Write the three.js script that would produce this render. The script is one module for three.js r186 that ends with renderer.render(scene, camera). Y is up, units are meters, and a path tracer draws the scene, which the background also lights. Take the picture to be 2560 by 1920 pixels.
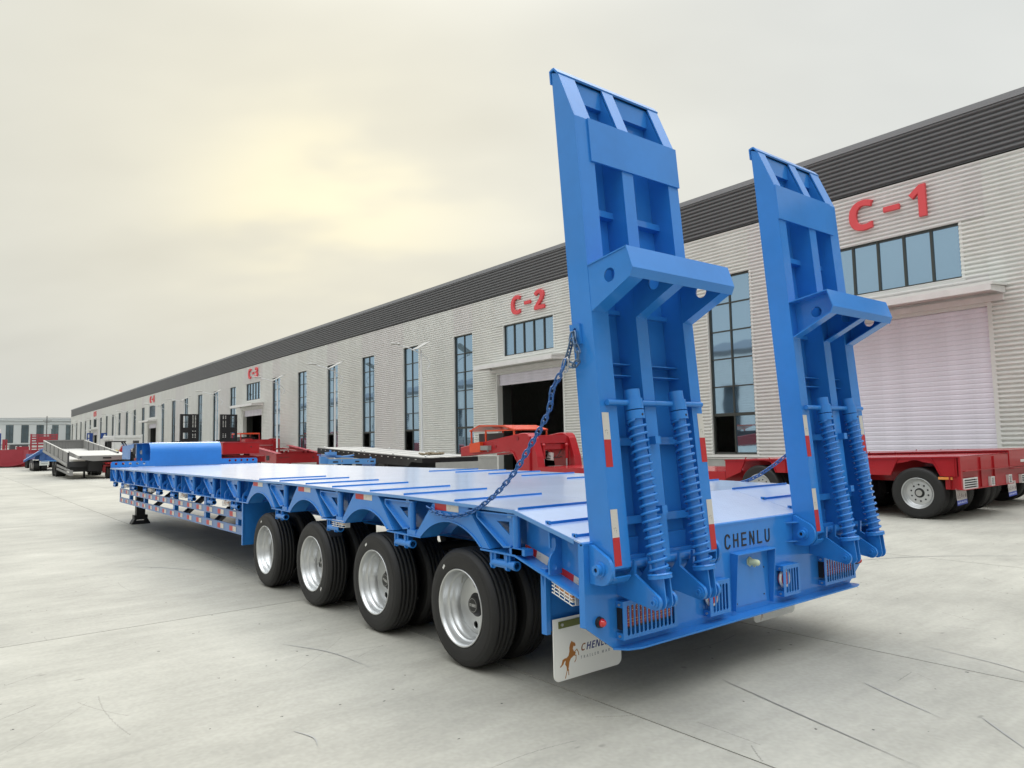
import * as THREE from 'three';
import { mergeGeometries } from 'three/addons/utils/BufferGeometryUtils.js';
import { FontLoader } from 'three/addons/loaders/FontLoader.js';
import { TextGeometry } from 'three/addons/geometries/TextGeometry.js';

// ---------------------------------------------------------------- camera, sky, sun, exposure
const scene = new THREE.Scene();
const camera = new THREE.PerspectiveCamera(56.267, 4 / 3, 0.1, 2500);
camera.position.set(0, 1.69, 0);
camera.rotation.order = 'YXZ';
camera.rotation.set(0.0806666, -0.6706131, -0.0203261);
const renderer = new THREE.WebGLRenderer({ antialias: true });
renderer.toneMapping = THREE.LinearToneMapping;
renderer.toneMappingExposure = 1.1;
renderer.shadowMap.enabled = true;
const RAD = Math.PI / 180;
const dirOf = (az, el) => new THREE.Vector3(Math.sin(az * RAD) * Math.cos(el * RAD), Math.sin(el * RAD), -Math.cos(az * RAD) * Math.cos(el * RAD));
const SUN_AZ = 21, SUN_EL = 24;
const sun = new THREE.DirectionalLight(new THREE.Color(1.0, 0.91, 0.78), 0.55);
sun.position.copy(dirOf(SUN_AZ, SUN_EL)).multiplyScalar(120).add(new THREE.Vector3(8, 0, -20));
sun.target.position.set(8, 0, -20);
sun.castShadow = true; sun.shadow.radius = 28;
Object.assign(sun.shadow.camera, { left: -90, right: 90, top: 90, bottom: -90, near: 1, far: 320 });
sun.shadow.mapSize.set(2048, 2048);
scene.add(sun, sun.target);

// seeded random, lattice noise
function rng(seed) { let s = seed >>> 0; return () => { s = (s + 0x6D2B79F5) | 0; let t = Math.imul(s ^ (s >>> 15), 1 | s); t = (t + Math.imul(t ^ (t >>> 7), 61 | t)) ^ t; return ((t ^ (t >>> 14)) >>> 0) / 4294967296; }; }
const hash = (x, y, s) => { let h = Math.imul(x, 374761393) ^ Math.imul(y, 668265263) ^ Math.imul(s, 974634777); h = Math.imul(h ^ (h >>> 13), 1274126177); return ((h ^ (h >>> 16)) >>> 0) / 4294967296; };
function vnoise(x, y, px, py, s) {          // tileable with periods px, py (0 = none)
  const xi = Math.floor(x), yi = Math.floor(y), fx = x - xi, fy = y - yi;
  const w = (v, p) => (p ? ((v % p) + p) % p : v);
  const a = hash(w(xi, px), w(yi, py), s), b = hash(w(xi + 1, px), w(yi, py), s), c = hash(w(xi, px), w(yi + 1, py), s), d = hash(w(xi + 1, px), w(yi + 1, py), s);
  const u = fx * fx * (3 - 2 * fx), v = fy * fy * (3 - 2 * fy);
  return a + (b - a) * u + (c - a) * v + (a - b - c + d) * u * v;
}
function fbm(x, y, px, py, oct, s, gain = 0.5) { let t = 0, a = 1, n = 0; for (let i = 0; i < oct; i++) { t += a * vnoise(x, y, px, py, s + i); n += a; a *= gain; x *= 2; y *= 2; px *= 2; py *= 2; } return t / n; }
const smooth = (a, b, x) => { const t = Math.min(1, Math.max(0, (x - a) / (b - a))); return t * t * (3 - 2 * t); };
const mix = (a, b, t) => a + (b - a) * t;

{ // hazy overcast sky with the sun glowing through thin cloud ahead
  const W = 1536, H = 768, data = new Float32Array(W * H * 4);
  const g1 = dirOf(27.3, 18.6), g2 = dirOf(18, 17.4), g3 = dirOf(22.3, 21.5), gb = dirOf(23, 17.5), g4 = dirOf(31, 16.5);
  const d = new THREE.Vector3();
  const gauss = (g, s) => { const a = Math.acos(Math.min(1, Math.max(-1, d.dot(g)))) / RAD; return Math.exp(-a * a / (2 * s * s)); };
  for (let j = 0; j < H; j++) for (let i = 0; i < W; i++) {
    const phi = ((i + 0.5) / W - 0.5) * 2 * Math.PI, th = ((j + 0.5) / H - 0.5) * Math.PI;
    d.set(Math.cos(phi) * Math.cos(th), Math.sin(th), Math.sin(phi) * Math.cos(th));
    const up = Math.max(0, d.y);
    const k = 1 / (up + 0.32);
    const px = (d.x * 0.8 + d.z * 0.6) * k, pz = (d.z * 0.8 - d.x * 0.6) * k;
    const n1 = fbm(px * 1.5 + 31, pz * 3.2 + 7, 0, 0, 5, 11), n2 = fbm(px * 4 + 3, pz * 7 + 19, 0, 0, 4, 29), n3 = fbm(px * 0.8, pz * 1.1 + 5, 0, 0, 3, 47);
    const right = smooth(-0.2, 0.9, d.x);
    let r = mix(0.58, 0.675, right), g = mix(0.60, 0.695, right), b = mix(0.585, 0.68, right);
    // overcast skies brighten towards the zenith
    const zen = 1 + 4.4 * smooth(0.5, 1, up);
    const cl = (n1 - 0.5) * 0.16 + (n2 - 0.5) * 0.05 + (n3 - 0.5) * 0.10;
    r += cl * 0.95; g += cl * 0.95; b += cl * 0.85;
    const broad = gauss(gb, 20), thin = smooth(0.40, 0.60, n1 * 0.6 + n2 * 0.4);
    r += broad * 0.17; g += broad * 0.115; b += broad * 0.0;
    const hot = (gauss(g1, 4.6) + gauss(g2, 3.6) * 0.9 + gauss(g3, 3.2) * 0.55 + gauss(g4, 7) * 0.35) * (0.12 + 0.95 * thin);
    r += hot * 0.11; g += hot * 0.085; b += hot * 0.015;
    const hz = Math.exp(-up * 9);                       // milky horizon
    r = mix(r, 0.60, hz * 0.75); g = mix(g, 0.605, hz * 0.75); b = mix(b, 0.575, hz * 0.75);
    const below = d.y < 0 ? 0.75 : 1, o = (j * W + i) * 4;
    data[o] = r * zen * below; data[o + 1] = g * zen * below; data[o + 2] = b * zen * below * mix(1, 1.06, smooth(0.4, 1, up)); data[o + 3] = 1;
  }
  const t = new THREE.DataTexture(data, W, H, THREE.RGBAFormat, THREE.FloatType);
  t.mapping = THREE.EquirectangularReflectionMapping; t.magFilter = THREE.LinearFilter; t.minFilter = THREE.LinearFilter; t.needsUpdate = true;
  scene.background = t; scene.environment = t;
}

// ---------------------------------------------------------------- geometry helpers (metres, world axes: +x to the hall, -z away)
const OFF = new WeakMap();
const offOf = (p) => OFF.get(p) || [0, 0, 0];
const used = new Map();
const numbered = (n) => { const k = used.get(n) || 0; used.set(n, k + 1); return k ? n + '_' + String(k).padStart(3, '0') : n; };
function clean(g) {
  const ud = g.userData; g = g.index ? g.toNonIndexed() : g; g.userData = ud;
  for (const k of Object.keys(g.attributes)) if (!['position', 'normal', 'uv'].includes(k)) g.deleteAttribute(k);
  if (!g.attributes.normal) g.computeVertexNormals();
  if (!g.userData.uv || !g.attributes.uv) {
    const p = g.attributes.position, n = p.count, uv = new Float32Array(n * 2), a = new THREE.Vector3(), b = new THREE.Vector3(), c = new THREE.Vector3();
    for (let i = 0; i < n; i += 3) {
      a.fromBufferAttribute(p, i); b.fromBufferAttribute(p, i + 1).sub(a); c.fromBufferAttribute(p, i + 2).sub(a); b.cross(c);
      const ax = Math.abs(b.x), ay = Math.abs(b.y), az = Math.abs(b.z);
      for (let j = i; j < i + 3; j++) {
        const x = p.getX(j), y = p.getY(j), z = p.getZ(j);
        if (ay >= ax && ay >= az) { uv[2 * j] = x; uv[2 * j + 1] = z; } else if (ax >= az) { uv[2 * j] = z; uv[2 * j + 1] = y; } else { uv[2 * j] = x; uv[2 * j + 1] = y; }
      }
    }
    g.setAttribute('uv', new THREE.BufferAttribute(uv, 2));
  }
  return g;
}
const keepUV = (g) => { g.userData.uv = true; return g; };
function mesh(name, geos, mat, parent = scene) {
  const list = (Array.isArray(geos) ? geos : [geos]).flat().map(clean);
  const g = list.length > 1 ? mergeGeometries(list.map((q) => { q.userData = {}; return q; })) : list[0];
  const o = offOf(parent); if (o[0] || o[1] || o[2]) g.translate(-o[0], -o[1], -o[2]);
  const m = new THREE.Mesh(g, mat); m.castShadow = m.receiveShadow = true;
  m.name = parent === scene ? numbered(name) : name; parent.add(m); return m;
}
const each = (name, list, mat, parent) => list.map((g) => mesh(name, g, mat, parent));      // every piece a mesh of its own
function part(name, parent) { const g = new THREE.Group(); g.name = name; parent.add(g); OFF.set(g, offOf(parent)); return g; }
function thing(name, label, category, pos = [0, 0, 0], group) {
  const g = new THREE.Group(); g.name = numbered(name); g.position.set(...pos); OFF.set(g, pos); scene.add(g);
  g.userData = { label, category }; if (group) g.userData.group = group; return g;
}
function tag(m, label, category, group) { m.userData.label = label; m.userData.category = category; if (group) m.userData.group = group; return m; }
function box(x0, x1, y0, y1, z0, z1) { const g = new THREE.BoxGeometry(Math.abs(x1 - x0), Math.abs(y1 - y0), Math.abs(z1 - z0)); g.translate((x0 + x1) / 2, (y0 + y1) / 2, (z0 + z1) / 2); return g; }
function remap(g, f) {                         // a reflection of (X,Y,Z); triangles turned back to face outwards
  g = g.index ? g.toNonIndexed() : g; const p = g.attributes.position;
  for (let i = 0; i < p.count; i++) { const q = f(p.getX(i), p.getY(i), p.getZ(i)); p.setXYZ(i, q[0], q[1], q[2]); }
  for (let i = 0; i < p.count; i += 3) { const t = [p.getX(i + 1), p.getY(i + 1), p.getZ(i + 1)]; p.setXYZ(i + 1, p.getX(i + 2), p.getY(i + 2), p.getZ(i + 2)); p.setXYZ(i + 2, ...t); }
  g.deleteAttribute('normal'); g.deleteAttribute('uv'); g.computeVertexNormals(); return g;
}
function shape2(pts, holes) {
  const s = new THREE.Shape(pts.map((p) => new THREE.Vector2(p[0], p[1])));
  for (const h of holes || []) { const q = new THREE.Path(); if (h.r) q.absarc(h.x, h.y, h.r, 0, Math.PI * 2); else q.setFromPoints(h.map((p) => new THREE.Vector2(p[0], p[1]))); s.holes.push(q); }
  return s;
}
const ext = (pts, d, holes, bevel) => { const b = bevel || 0; return new THREE.ExtrudeGeometry(shape2(pts, holes), { depth: d - 2 * b, bevelEnabled: !!b, bevelThickness: b, bevelSize: b, bevelOffset: -b, bevelSegments: 1, curveSegments: 10 }).translate(0, 0, b); };
// polygons: PX in (z,y) along x, PZ in (x,y) along z, PY in (x,z) along y
const PX = (pts, x0, x1, holes, bevel) => remap(ext(pts, x1 - x0, holes, bevel), (a, b, c) => [x0 + c, b, a]);
const PZ = (pts, z0, z1, holes, bevel) => ext(pts, z1 - z0, holes, bevel).translate(0, 0, z0);
const PY = (pts, y0, y1, holes) => remap(ext(pts, y1 - y0, holes), (a, b, c) => [a, y0 + c, b]);
function rod(p, q, r, seg = 12, r2 = r, open = false) {
  const a = new THREE.Vector3(...p), b = new THREE.Vector3(...q), d = b.clone().sub(a), g = new THREE.CylinderGeometry(r2, r, d.length(), seg, 1, open);
  g.applyQuaternion(new THREE.Quaternion().setFromUnitVectors(new THREE.Vector3(0, 1, 0), d.clone().normalize())); a.add(b).multiplyScalar(0.5); g.translate(a.x, a.y, a.z); return g;
}
function beam(p, q, w, h) {                     // rectangular bar from p to q
  const a = new THREE.Vector3(...p), b = new THREE.Vector3(...q), d = b.clone().sub(a), g = new THREE.BoxGeometry(w, h, d.length());
  const m = new THREE.Matrix4().lookAt(b, a, Math.abs(d.y) > 0.98 * d.length() ? new THREE.Vector3(0, 0, 1) : new THREE.Vector3(0, 1, 0)); g.applyMatrix4(m); a.add(b).multiplyScalar(0.5); g.translate(a.x, a.y, a.z); return g;
}
const arcPts = (cx, cy, r, a0, a1, n) => Array.from({ length: n + 1 }, (_, i) => { const a = (a0 + (a1 - a0) * i / n) * RAD; return [cx + r * Math.cos(a), cy + r * Math.sin(a)]; });
function quad(a, b, c, d) {                     // uv 0..1 quad: a lower left, b lower right, c upper right, d upper left
  const g = new THREE.BufferGeometry();
  g.setAttribute('position', new THREE.BufferAttribute(new Float32Array([...a, ...b, ...c, ...a, ...c, ...d]), 3));
  g.setAttribute('uv', new THREE.BufferAttribute(new Float32Array([0, 0, 1, 0, 1, 1, 0, 0, 1, 1, 0, 1]), 2)); g.computeVertexNormals(); return keepUV(g);
}
function pipe(p, q, r, ri, seg = 16) {          // open pipe with a wall
  const a = new THREE.Vector3(...p), b = new THREE.Vector3(...q), d = b.clone().sub(a), L = d.length();
  const g = new THREE.LatheGeometry([[ri, 0], [r, 0], [r, L], [ri, L], [ri, 0]].map((v) => new THREE.Vector2(...v)), seg);
  g.applyQuaternion(new THREE.Quaternion().setFromUnitVectors(new THREE.Vector3(0, 1, 0), d.normalize())); g.translate(a.x, a.y, a.z); const h = g.toNonIndexed(); h.computeVertexNormals(); return h;
}

// ---------------------------------------------------------------- materials
function dataTex(w, h, f, srgb, repeat) {
  const data = new Uint8Array(w * h * 4);
  for (let j = 0; j < h; j++) for (let i = 0; i < w; i++) { const c = f(i / w, j / h, i, j), o = (j * w + i) * 4; data[o] = c[0]; data[o + 1] = c[1]; data[o + 2] = c[2]; data[o + 3] = 255; }
  const t = new THREE.DataTexture(data, w, h, THREE.RGBAFormat); if (srgb) t.colorSpace = THREE.SRGBColorSpace;
  t.wrapS = t.wrapT = THREE.RepeatWrapping; t.magFilter = THREE.LinearFilter; t.minFilter = THREE.LinearMipmapLinearFilter; t.generateMipmaps = true; t.needsUpdate = true; if (repeat) t.repeat.set(...repeat); return t;
}
function canvasTex(w, h, draw) { const c = document.createElement('canvas'); c.width = w; c.height = h; const x = c.getContext('2d'); draw(x, w, h); const t = new THREE.CanvasTexture(c); t.colorSpace = THREE.SRGBColorSpace; t.anisotropy = 8; return t; }
const L3 = (r, g, b) => new THREE.Color().setRGB(r, g, b);
const std = (c, rough, metal = 0, o = {}) => new THREE.MeshStandardMaterial({ color: c, roughness: rough, metalness: metal, ...o });
const grime = dataTex(512, 512, (u, v) => { const n = fbm(u * 6, v * 6, 6, 6, 5, 3), m = fbm(u * 40, v * 40, 40, 40, 2, 9); const t = Math.min(1, 0.93 + (n - 0.5) * 0.18 + (m - 0.5) * 0.05) * 255; return [t, t, t]; }, false, [0.5, 0.5]);
const roughN = dataTex(512, 512, (u, v) => { const n = fbm(u * 5, v * 5, 5, 5, 5, 61); const t = mix(120, 255, smooth(0.25, 0.75, n)); return [t, t, t]; }, false, [0.6, 0.6]);
const wavy = dataTex(256, 256, (u, v) => { const t = fbm(u * 4, v * 4, 4, 4, 3, 77) * 255; return [t, t, t]; }, false, [1.1, 1.1]);
const wavy2 = dataTex(256, 256, (u, v) => { const t = fbm(u * 2, v * 3, 2, 3, 2, 55) * 255; return [t, t, t]; }, false, [0.45, 0.45]);
const tread = dataTex(256, 256, (u, v) => {     // raised lens-shaped lugs, two crossing directions per cell
  let h = 0; for (const [cx, cy, s] of [[0.25, 0.25, 1], [0.75, 0.75, 1], [0.75, 0.25, -1], [0.25, 0.75, -1]]) {
    let dx = u - cx, dy = v - cy; const a = (dx + s * dy) * 0.7071, b = (dx - s * dy) * 0.7071; const e = (a / 0.2) ** 2 + (b / 0.062) ** 2; h = Math.max(h, 1 - smooth(0.55, 1.1, e)); }
  const t = 40 + h * 200; return [t, t, t]; }, false, [1 / 0.075, 1 / 0.075]);
function paint(c, o = {}) { return new THREE.MeshPhysicalMaterial({ color: c, roughness: 0.5, specularIntensity: 0.35, clearcoat: 0.7, clearcoatRoughness: 0.12, map: grime, ...o }); }
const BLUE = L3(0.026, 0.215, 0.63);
const M = {
  blue: paint(BLUE), blueWavy: paint(BLUE, { bumpMap: wavy, bumpScale: 0.002 }),
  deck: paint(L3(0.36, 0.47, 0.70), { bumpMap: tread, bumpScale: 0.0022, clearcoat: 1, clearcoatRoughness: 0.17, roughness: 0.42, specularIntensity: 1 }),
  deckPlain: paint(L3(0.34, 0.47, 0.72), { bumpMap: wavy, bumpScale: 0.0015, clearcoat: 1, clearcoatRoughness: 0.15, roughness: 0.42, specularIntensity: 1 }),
  blueDull: paint(L3(0.06, 0.13, 0.32), { clearcoat: 0.3, roughness: 0.6 }), blueLight: paint(L3(0.10, 0.28, 0.60)), blueFar: paint(L3(0.02, 0.06, 0.24)),
  guard: paint(L3(0.13, 0.23, 0.46), { clearcoat: 0.4 }),
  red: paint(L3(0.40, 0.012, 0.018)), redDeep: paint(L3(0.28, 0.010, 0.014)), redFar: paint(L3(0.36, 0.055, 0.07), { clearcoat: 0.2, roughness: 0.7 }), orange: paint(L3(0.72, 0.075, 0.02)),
  rubber: std(L3(0.0115, 0.011, 0.0108), 0.58, 0, { map: grime }), black: std(L3(0.012, 0.012, 0.013), 0.5), blackSteel: paint(L3(0.014, 0.014, 0.016), { clearcoat: 0.3, roughness: 0.6 }),
  silver: std(L3(0.60, 0.61, 0.61), 0.3, 0.85), galv: std(L3(0.55, 0.56, 0.57), 0.35, 0.9), chain: std(L3(0.10, 0.16, 0.25), 0.4, 0.55),
  chainBlue: paint(L3(0.035, 0.13, 0.36), { clearcoat: 0.4 }),
  white: paint(L3(0.74, 0.74, 0.72), { clearcoat: 0.3 }), whiteDull: std(L3(0.66, 0.66, 0.63), 0.6), cream: std(L3(0.55, 0.62, 0.42), 0.45), olive: std(L3(0.13, 0.15, 0.03), 0.45),
  redLens: new THREE.MeshPhysicalMaterial({ color: L3(0.55, 0.012, 0.012), roughness: 0.12, clearcoat: 1 }), orangeLens: new THREE.MeshPhysicalMaterial({ color: L3(0.75, 0.28, 0.06), roughness: 0.2, clearcoat: 1 }),
  clearLens: new THREE.MeshPhysicalMaterial({ color: L3(0.55, 0.48, 0.40), roughness: 0.2, clearcoat: 1 }), yellow: std(L3(0.7, 0.55, 0.04), 0.5),
  clad: std(L3(0.79, 0.785, 0.75), 0.42, 0, { map: grime }), cladB: std(L3(0.77, 0.75, 0.735), 0.42, 0, { map: grime }), cladC: std(L3(0.80, 0.80, 0.77), 0.45, 0, { map: grime }),
  dark: std(L3(0.15, 0.15, 0.155), 0.4, 0, { map: grime }), coping: std(L3(0.24, 0.24, 0.25), 0.4, 0.1), trim: std(L3(0.70, 0.70, 0.67), 0.4), frame: std(L3(0.055, 0.06, 0.055), 0.4, 0.3),
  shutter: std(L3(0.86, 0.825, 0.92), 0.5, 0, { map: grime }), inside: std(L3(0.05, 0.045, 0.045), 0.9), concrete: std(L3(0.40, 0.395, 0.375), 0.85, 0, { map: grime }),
  glass: new THREE.MeshPhysicalMaterial({ color: L3(0.36, 0.52, 0.67), roughness: 0.03, metalness: 0.92, bumpMap: wavy2, bumpScale: 0.0016 }), glassDark: new THREE.MeshPhysicalMaterial({ color: L3(0.10, 0.13, 0.155), roughness: 0.05, metalness: 0.9 }),
  signRed: std(L3(0.70, 0.075, 0.085), 0.45), roof: std(L3(0.10, 0.11, 0.13), 0.5), grey: std(L3(0.27, 0.265, 0.255), 0.6, 0, { map: grime }), greyLight: std(L3(0.50, 0.49, 0.46), 0.6, 0, { map: grime }), greyDark: std(L3(0.045, 0.045, 0.048), 0.6),
  farWall: std(L3(0.52, 0.55, 0.55), 0.6), farGlass: new THREE.MeshPhysicalMaterial({ color: L3(0.12, 0.16, 0.18), roughness: 0.08, metalness: 0.6 }), earth: std(L3(0.30, 0.30, 0.28), 0.9), pole: std(L3(0.72, 0.73, 0.74), 0.35), bolt: std(L3(0.5, 0.5, 0.48), 0.35, 0.8), joint: std(L3(0.06, 0.058, 0.052), 0.9),
  skid: std(L3(0.22, 0.215, 0.20), 0.7), skidPale: std(L3(0.30, 0.298, 0.285), 0.7), panelPV: std(L3(0.10, 0.12, 0.2), 0.2), wire: std(L3(0.10, 0.10, 0.10), 0.6), soil: std(L3(0.2, 0.16, 0.1), 0.9),
};
const tapeTex = canvasTex(256, 64, (x, w, h) => {
  const R = rng(5); x.fillStyle = '#b3262a'; x.fillRect(0, 0, w / 2, h); x.fillStyle = '#cfcbc2'; x.fillRect(w / 2, 0, w / 2, h);
  x.strokeStyle = 'rgba(120,115,108,.35)'; x.lineWidth = 1; for (let i = w / 2; i < w; i += 6) { x.beginPath(); x.moveTo(i, 0); x.lineTo(i, h); x.stroke(); } for (let j = 0; j < h; j += 6) { x.beginPath(); x.moveTo(w / 2, j); x.lineTo(w, j); x.stroke(); }
  x.fillStyle = '#5a5550'; for (let k = 0; k < 9; k++) x.fillRect(150 + R() * 26, 18 + R() * 26, 2 + R() * 6, 2);
});
M.tape = std(new THREE.Color(1, 1, 1), 0.38, 0, { map: tapeTex });
// ---------------------------------------------------------------- ground: concrete yard poured in slabs
const concreteTex = (() => {
  const S = 1536, R = rng(17), base = new Float32Array(S * S);
  for (let j = 0; j < S; j++) for (let i = 0; i < S; i++) {
    const u = i / S, v = j / S;
    const cloud = fbm(u * 4, v * 4, 4, 4, 4, 5), mid = fbm(u * 14, v * 22, 14, 22, 3, 91), trowel = fbm(u * 20, v * 130, 20, 130, 2, 33), fine = vnoise(u * 380, v * 380, 380, 380, 8), tr2 = fbm(u * 60 + v * 9, v * 90, 0, 90, 1, 71);
    base[j * S + i] = 0.80 + (cloud - 0.5) * 0.14 + (mid - 0.5) * 0.10 + (trowel - 0.5) * 0.045 + (fine - 0.5) * 0.045 + (tr2 - 0.5) * 0.015;
  }
  const mark = (x, y, a) => { const i = ((x % S) + S) % S | 0, j = ((y % S) + S) % S | 0; base[j * S + i] *= a; };
  for (let k = 0; k < 130; k++) { const x = R() * S, y = R() * S, n = 1 + R() * 3; for (let a = 0; a < n * 4; a++) mark(x + (R() - 0.5) * n, y + (R() - 0.5) * n, 0.45); }        // pits and grit
  for (let k = 0; k < 46; k++) { let x = R() * S, y = R() * S, t = R() * 6.28; const n = 20 + R() * 170, bend = (R() - 0.5) * 0.012, dk = 0.76 + R() * 0.16; for (let a = 0; a < n; a++) { mark(x, y, dk); if (R() < 0.3) mark(x + 1, y, dk); x += Math.cos(t); y += Math.sin(t); t += bend; } }  // hair scratches
  for (let k = 0; k < 26; k++) { const x = R() * S, y = R() * S, rx = 3 + R() * 9, ry = 2 + R() * 4; for (let b = -ry; b <= ry; b++) for (let a = -rx; a <= rx; a++) { const q = (a / rx) ** 2 + (b / ry) ** 2; if (q < 1) mark(x + a, y + b, 1 - 0.16 * (1 - q)); } }  // drips
  const data = new Uint8Array(S * S * 4);
  for (let i = 0; i < S * S; i++) { const t = Math.max(0, Math.min(1, base[i])); data[4 * i] = 255 * t; data[4 * i + 1] = 255 * t * 0.992; data[4 * i + 2] = 255 * t * 0.945; data[4 * i + 3] = 255; }
  const t = new THREE.DataTexture(data, S, S, THREE.RGBAFormat); t.colorSpace = THREE.SRGBColorSpace; t.wrapS = t.wrapT = THREE.RepeatWrapping; t.magFilter = THREE.LinearFilter; t.minFilter = THREE.LinearMipmapLinearFilter; t.generateMipmaps = true; t.anisotropy = 16; t.needsUpdate = true; t.repeat.set(1 / 7.5, 1 / 7.5); return t;
})();
const slabMats = [[0.55, 0.543, 0.525], [0.54, 0.535, 0.52], [0.557, 0.55, 0.53]].map((c) => std(L3(...c), 0.72, 0, { map: concreteTex }));
const ground = mesh('ground', PY([[-700, -900], [700, -900], [700, 300], [-700, 300]], -0.5, -0.045), M.joint);
ground.userData.kind = 'structure'; OFF.set(ground, [0, 0, 0]);
{
  const R = rng(3), xs = [-220, -60, -30, -11, -6.2, -1.4, 3.4, 5.8, 10.6, 15.4, 20.2, 24], zs = [];
  for (let z = 28.2; z > -340; z -= 12) zs.push(z);
  for (let i = 0; i < xs.length - 1; i++) for (let j = 0; j < zs.length - 1; j++) {
    const far = zs[j] < -120, x0 = xs[i] + 0.006, x1 = xs[i + 1] - 0.006, z0 = zs[j + 1] + 0.006, z1 = zs[j] - 0.006;
    const g = box(x0, x1, -0.08, 0, z0, z1), m = mesh('concrete_slab', g, slabMats[(R() * 3) | 0], ground);
    const uv = m.geometry.attributes.uv, du = R() * 7, dv = R() * 7; for (let k = 0; k < uv.count; k++) uv.setXY(k, uv.getX(k) + du, uv.getY(k) + dv);
  }
  mesh('concrete_slab', [box(-700, 700, -0.05, -0.005, -900, -340), box(-700, -221, -0.05, -0.005, -340, 300), box(64, 700, -0.05, -0.005, -340, 300)], slabMats[1], ground);
  // curved tyre scuffs left on the concrete
  const scuff = (pts, w, mat) => {
    const c = new THREE.CatmullRomCurve3(pts.map((p) => new THREE.Vector3(p[0], 0.004, p[1]))), n = 40, v = [];
    for (let i = 0; i < n; i++) {
      const a = c.getPoint(i / n), b = c.getPoint((i + 1) / n), t = b.clone().sub(a).normalize(), wa = w * Math.sin(Math.PI * Math.min(1, 0.08 + i / n)) + 0.001, s = new THREE.Vector3(-t.z, 0, t.x);
      const p = (q, k) => [q.x + s.x * wa * k, 0.004, q.z + s.z * wa * k]; v.push(...p(a, -1), ...p(a, 1), ...p(b, 1), ...p(a, -1), ...p(b, 1), ...p(b, -1));
    }
    const g = new THREE.BufferGeometry(); g.setAttribute('position', new THREE.BufferAttribute(new Float32Array(v), 3)); g.computeVertexNormals(); mesh('tyre_scuff', g, mat, ground);
  };
  scuff([[4.34, -3.17], [4.12, -2.36], [3.95, -1.71]], 0.0045, M.skid); scuff([[4.9, -1.75], [4.75, -1.6], [4.5, -1.35]], 0.004, M.skidPale); scuff([[6.2, -2.6], [6.05, -1.9], [5.6, -1.2]], 0.004, M.skidPale);
  scuff([[5.0, -2.5], [4.85, -2.2], [4.72, -1.9]], 0.005, M.skidPale); scuff([[1.7, -4.3], [1.75, -4.12], [1.72, -4.0]], 0.004, M.skidPale); scuff([[2.35, -6.2], [2.55, -5.7], [2.62, -5.1]], 0.004, M.skidPale);
  scuff([[9, -5.2], [10.8, -4.3], [12.8, -2.0]], 0.008, M.skidPale);
  scuff([[2.0, -12], [2.6, -11.2], [3.0, -10.2]], 0.006, M.skidPale);
}

// ---------------------------------------------------------------- the long factory hall along the right
const XB = 24, BASE = 0.9, EAVE = 9.8, TOP = 11.32;
function corr(zA, zB, yA, yB, pitch, depth, x = XB, side = -1) {       // horizontally ribbed sheet between two heights
  const prof = [[0, 1], [0.36, 1], [0.48, 0], [0.68, 0], [1, 1]], pts = [];
  for (let k = Math.floor(yA / pitch) - 1; k * pitch < yB; k++) for (let i = 0; i < 4; i++) pts.push([(k + prof[i][0]) * pitch, prof[i][1]]);
  const out = []; const at = (y) => { for (let i = 1; i < pts.length; i++) if (pts[i][0] >= y) { const [a, b] = [pts[i - 1], pts[i]]; return mix(a[1], b[1], (y - a[0]) / (b[0] - a[0])); } return 1; };
  out.push([yA, at(yA)]); for (const p of pts) if (p[0] > yA + 1e-4 && p[0] < yB - 1e-4) out.push(p); out.push([yB, at(yB)]);
  const v = [];
  for (let i = 0; i < out.length - 1; i++) {
    const [y0, d0] = out[i], [y1, d1] = out[i + 1], a = x + side * d0 * depth, b = x + side * d1 * depth;
    if (side < 0) v.push(a, y0, zA, a, y0, zB, b, y1, zB, a, y0, zA, b, y1, zB, b, y1, zA); else v.push(a, y0, zB, a, y0, zA, b, y1, zA, a, y0, zB, b, y1, zA, b, y1, zB);
  }
  const g = new THREE.BufferGeometry(); g.setAttribute('position', new THREE.BufferAttribute(new Float32Array(v), 3)); g.computeVertexNormals(); return g;
}
const font = await new FontLoader().loadAsync('fonts/droid/droid_sans_bold.typeface.json');
const hall = thing('factory_building', 'long factory hall with ribbed off-white cladding, dark parapet band and red bay letters', 'factory building', [XB, 0, -90]);
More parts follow.
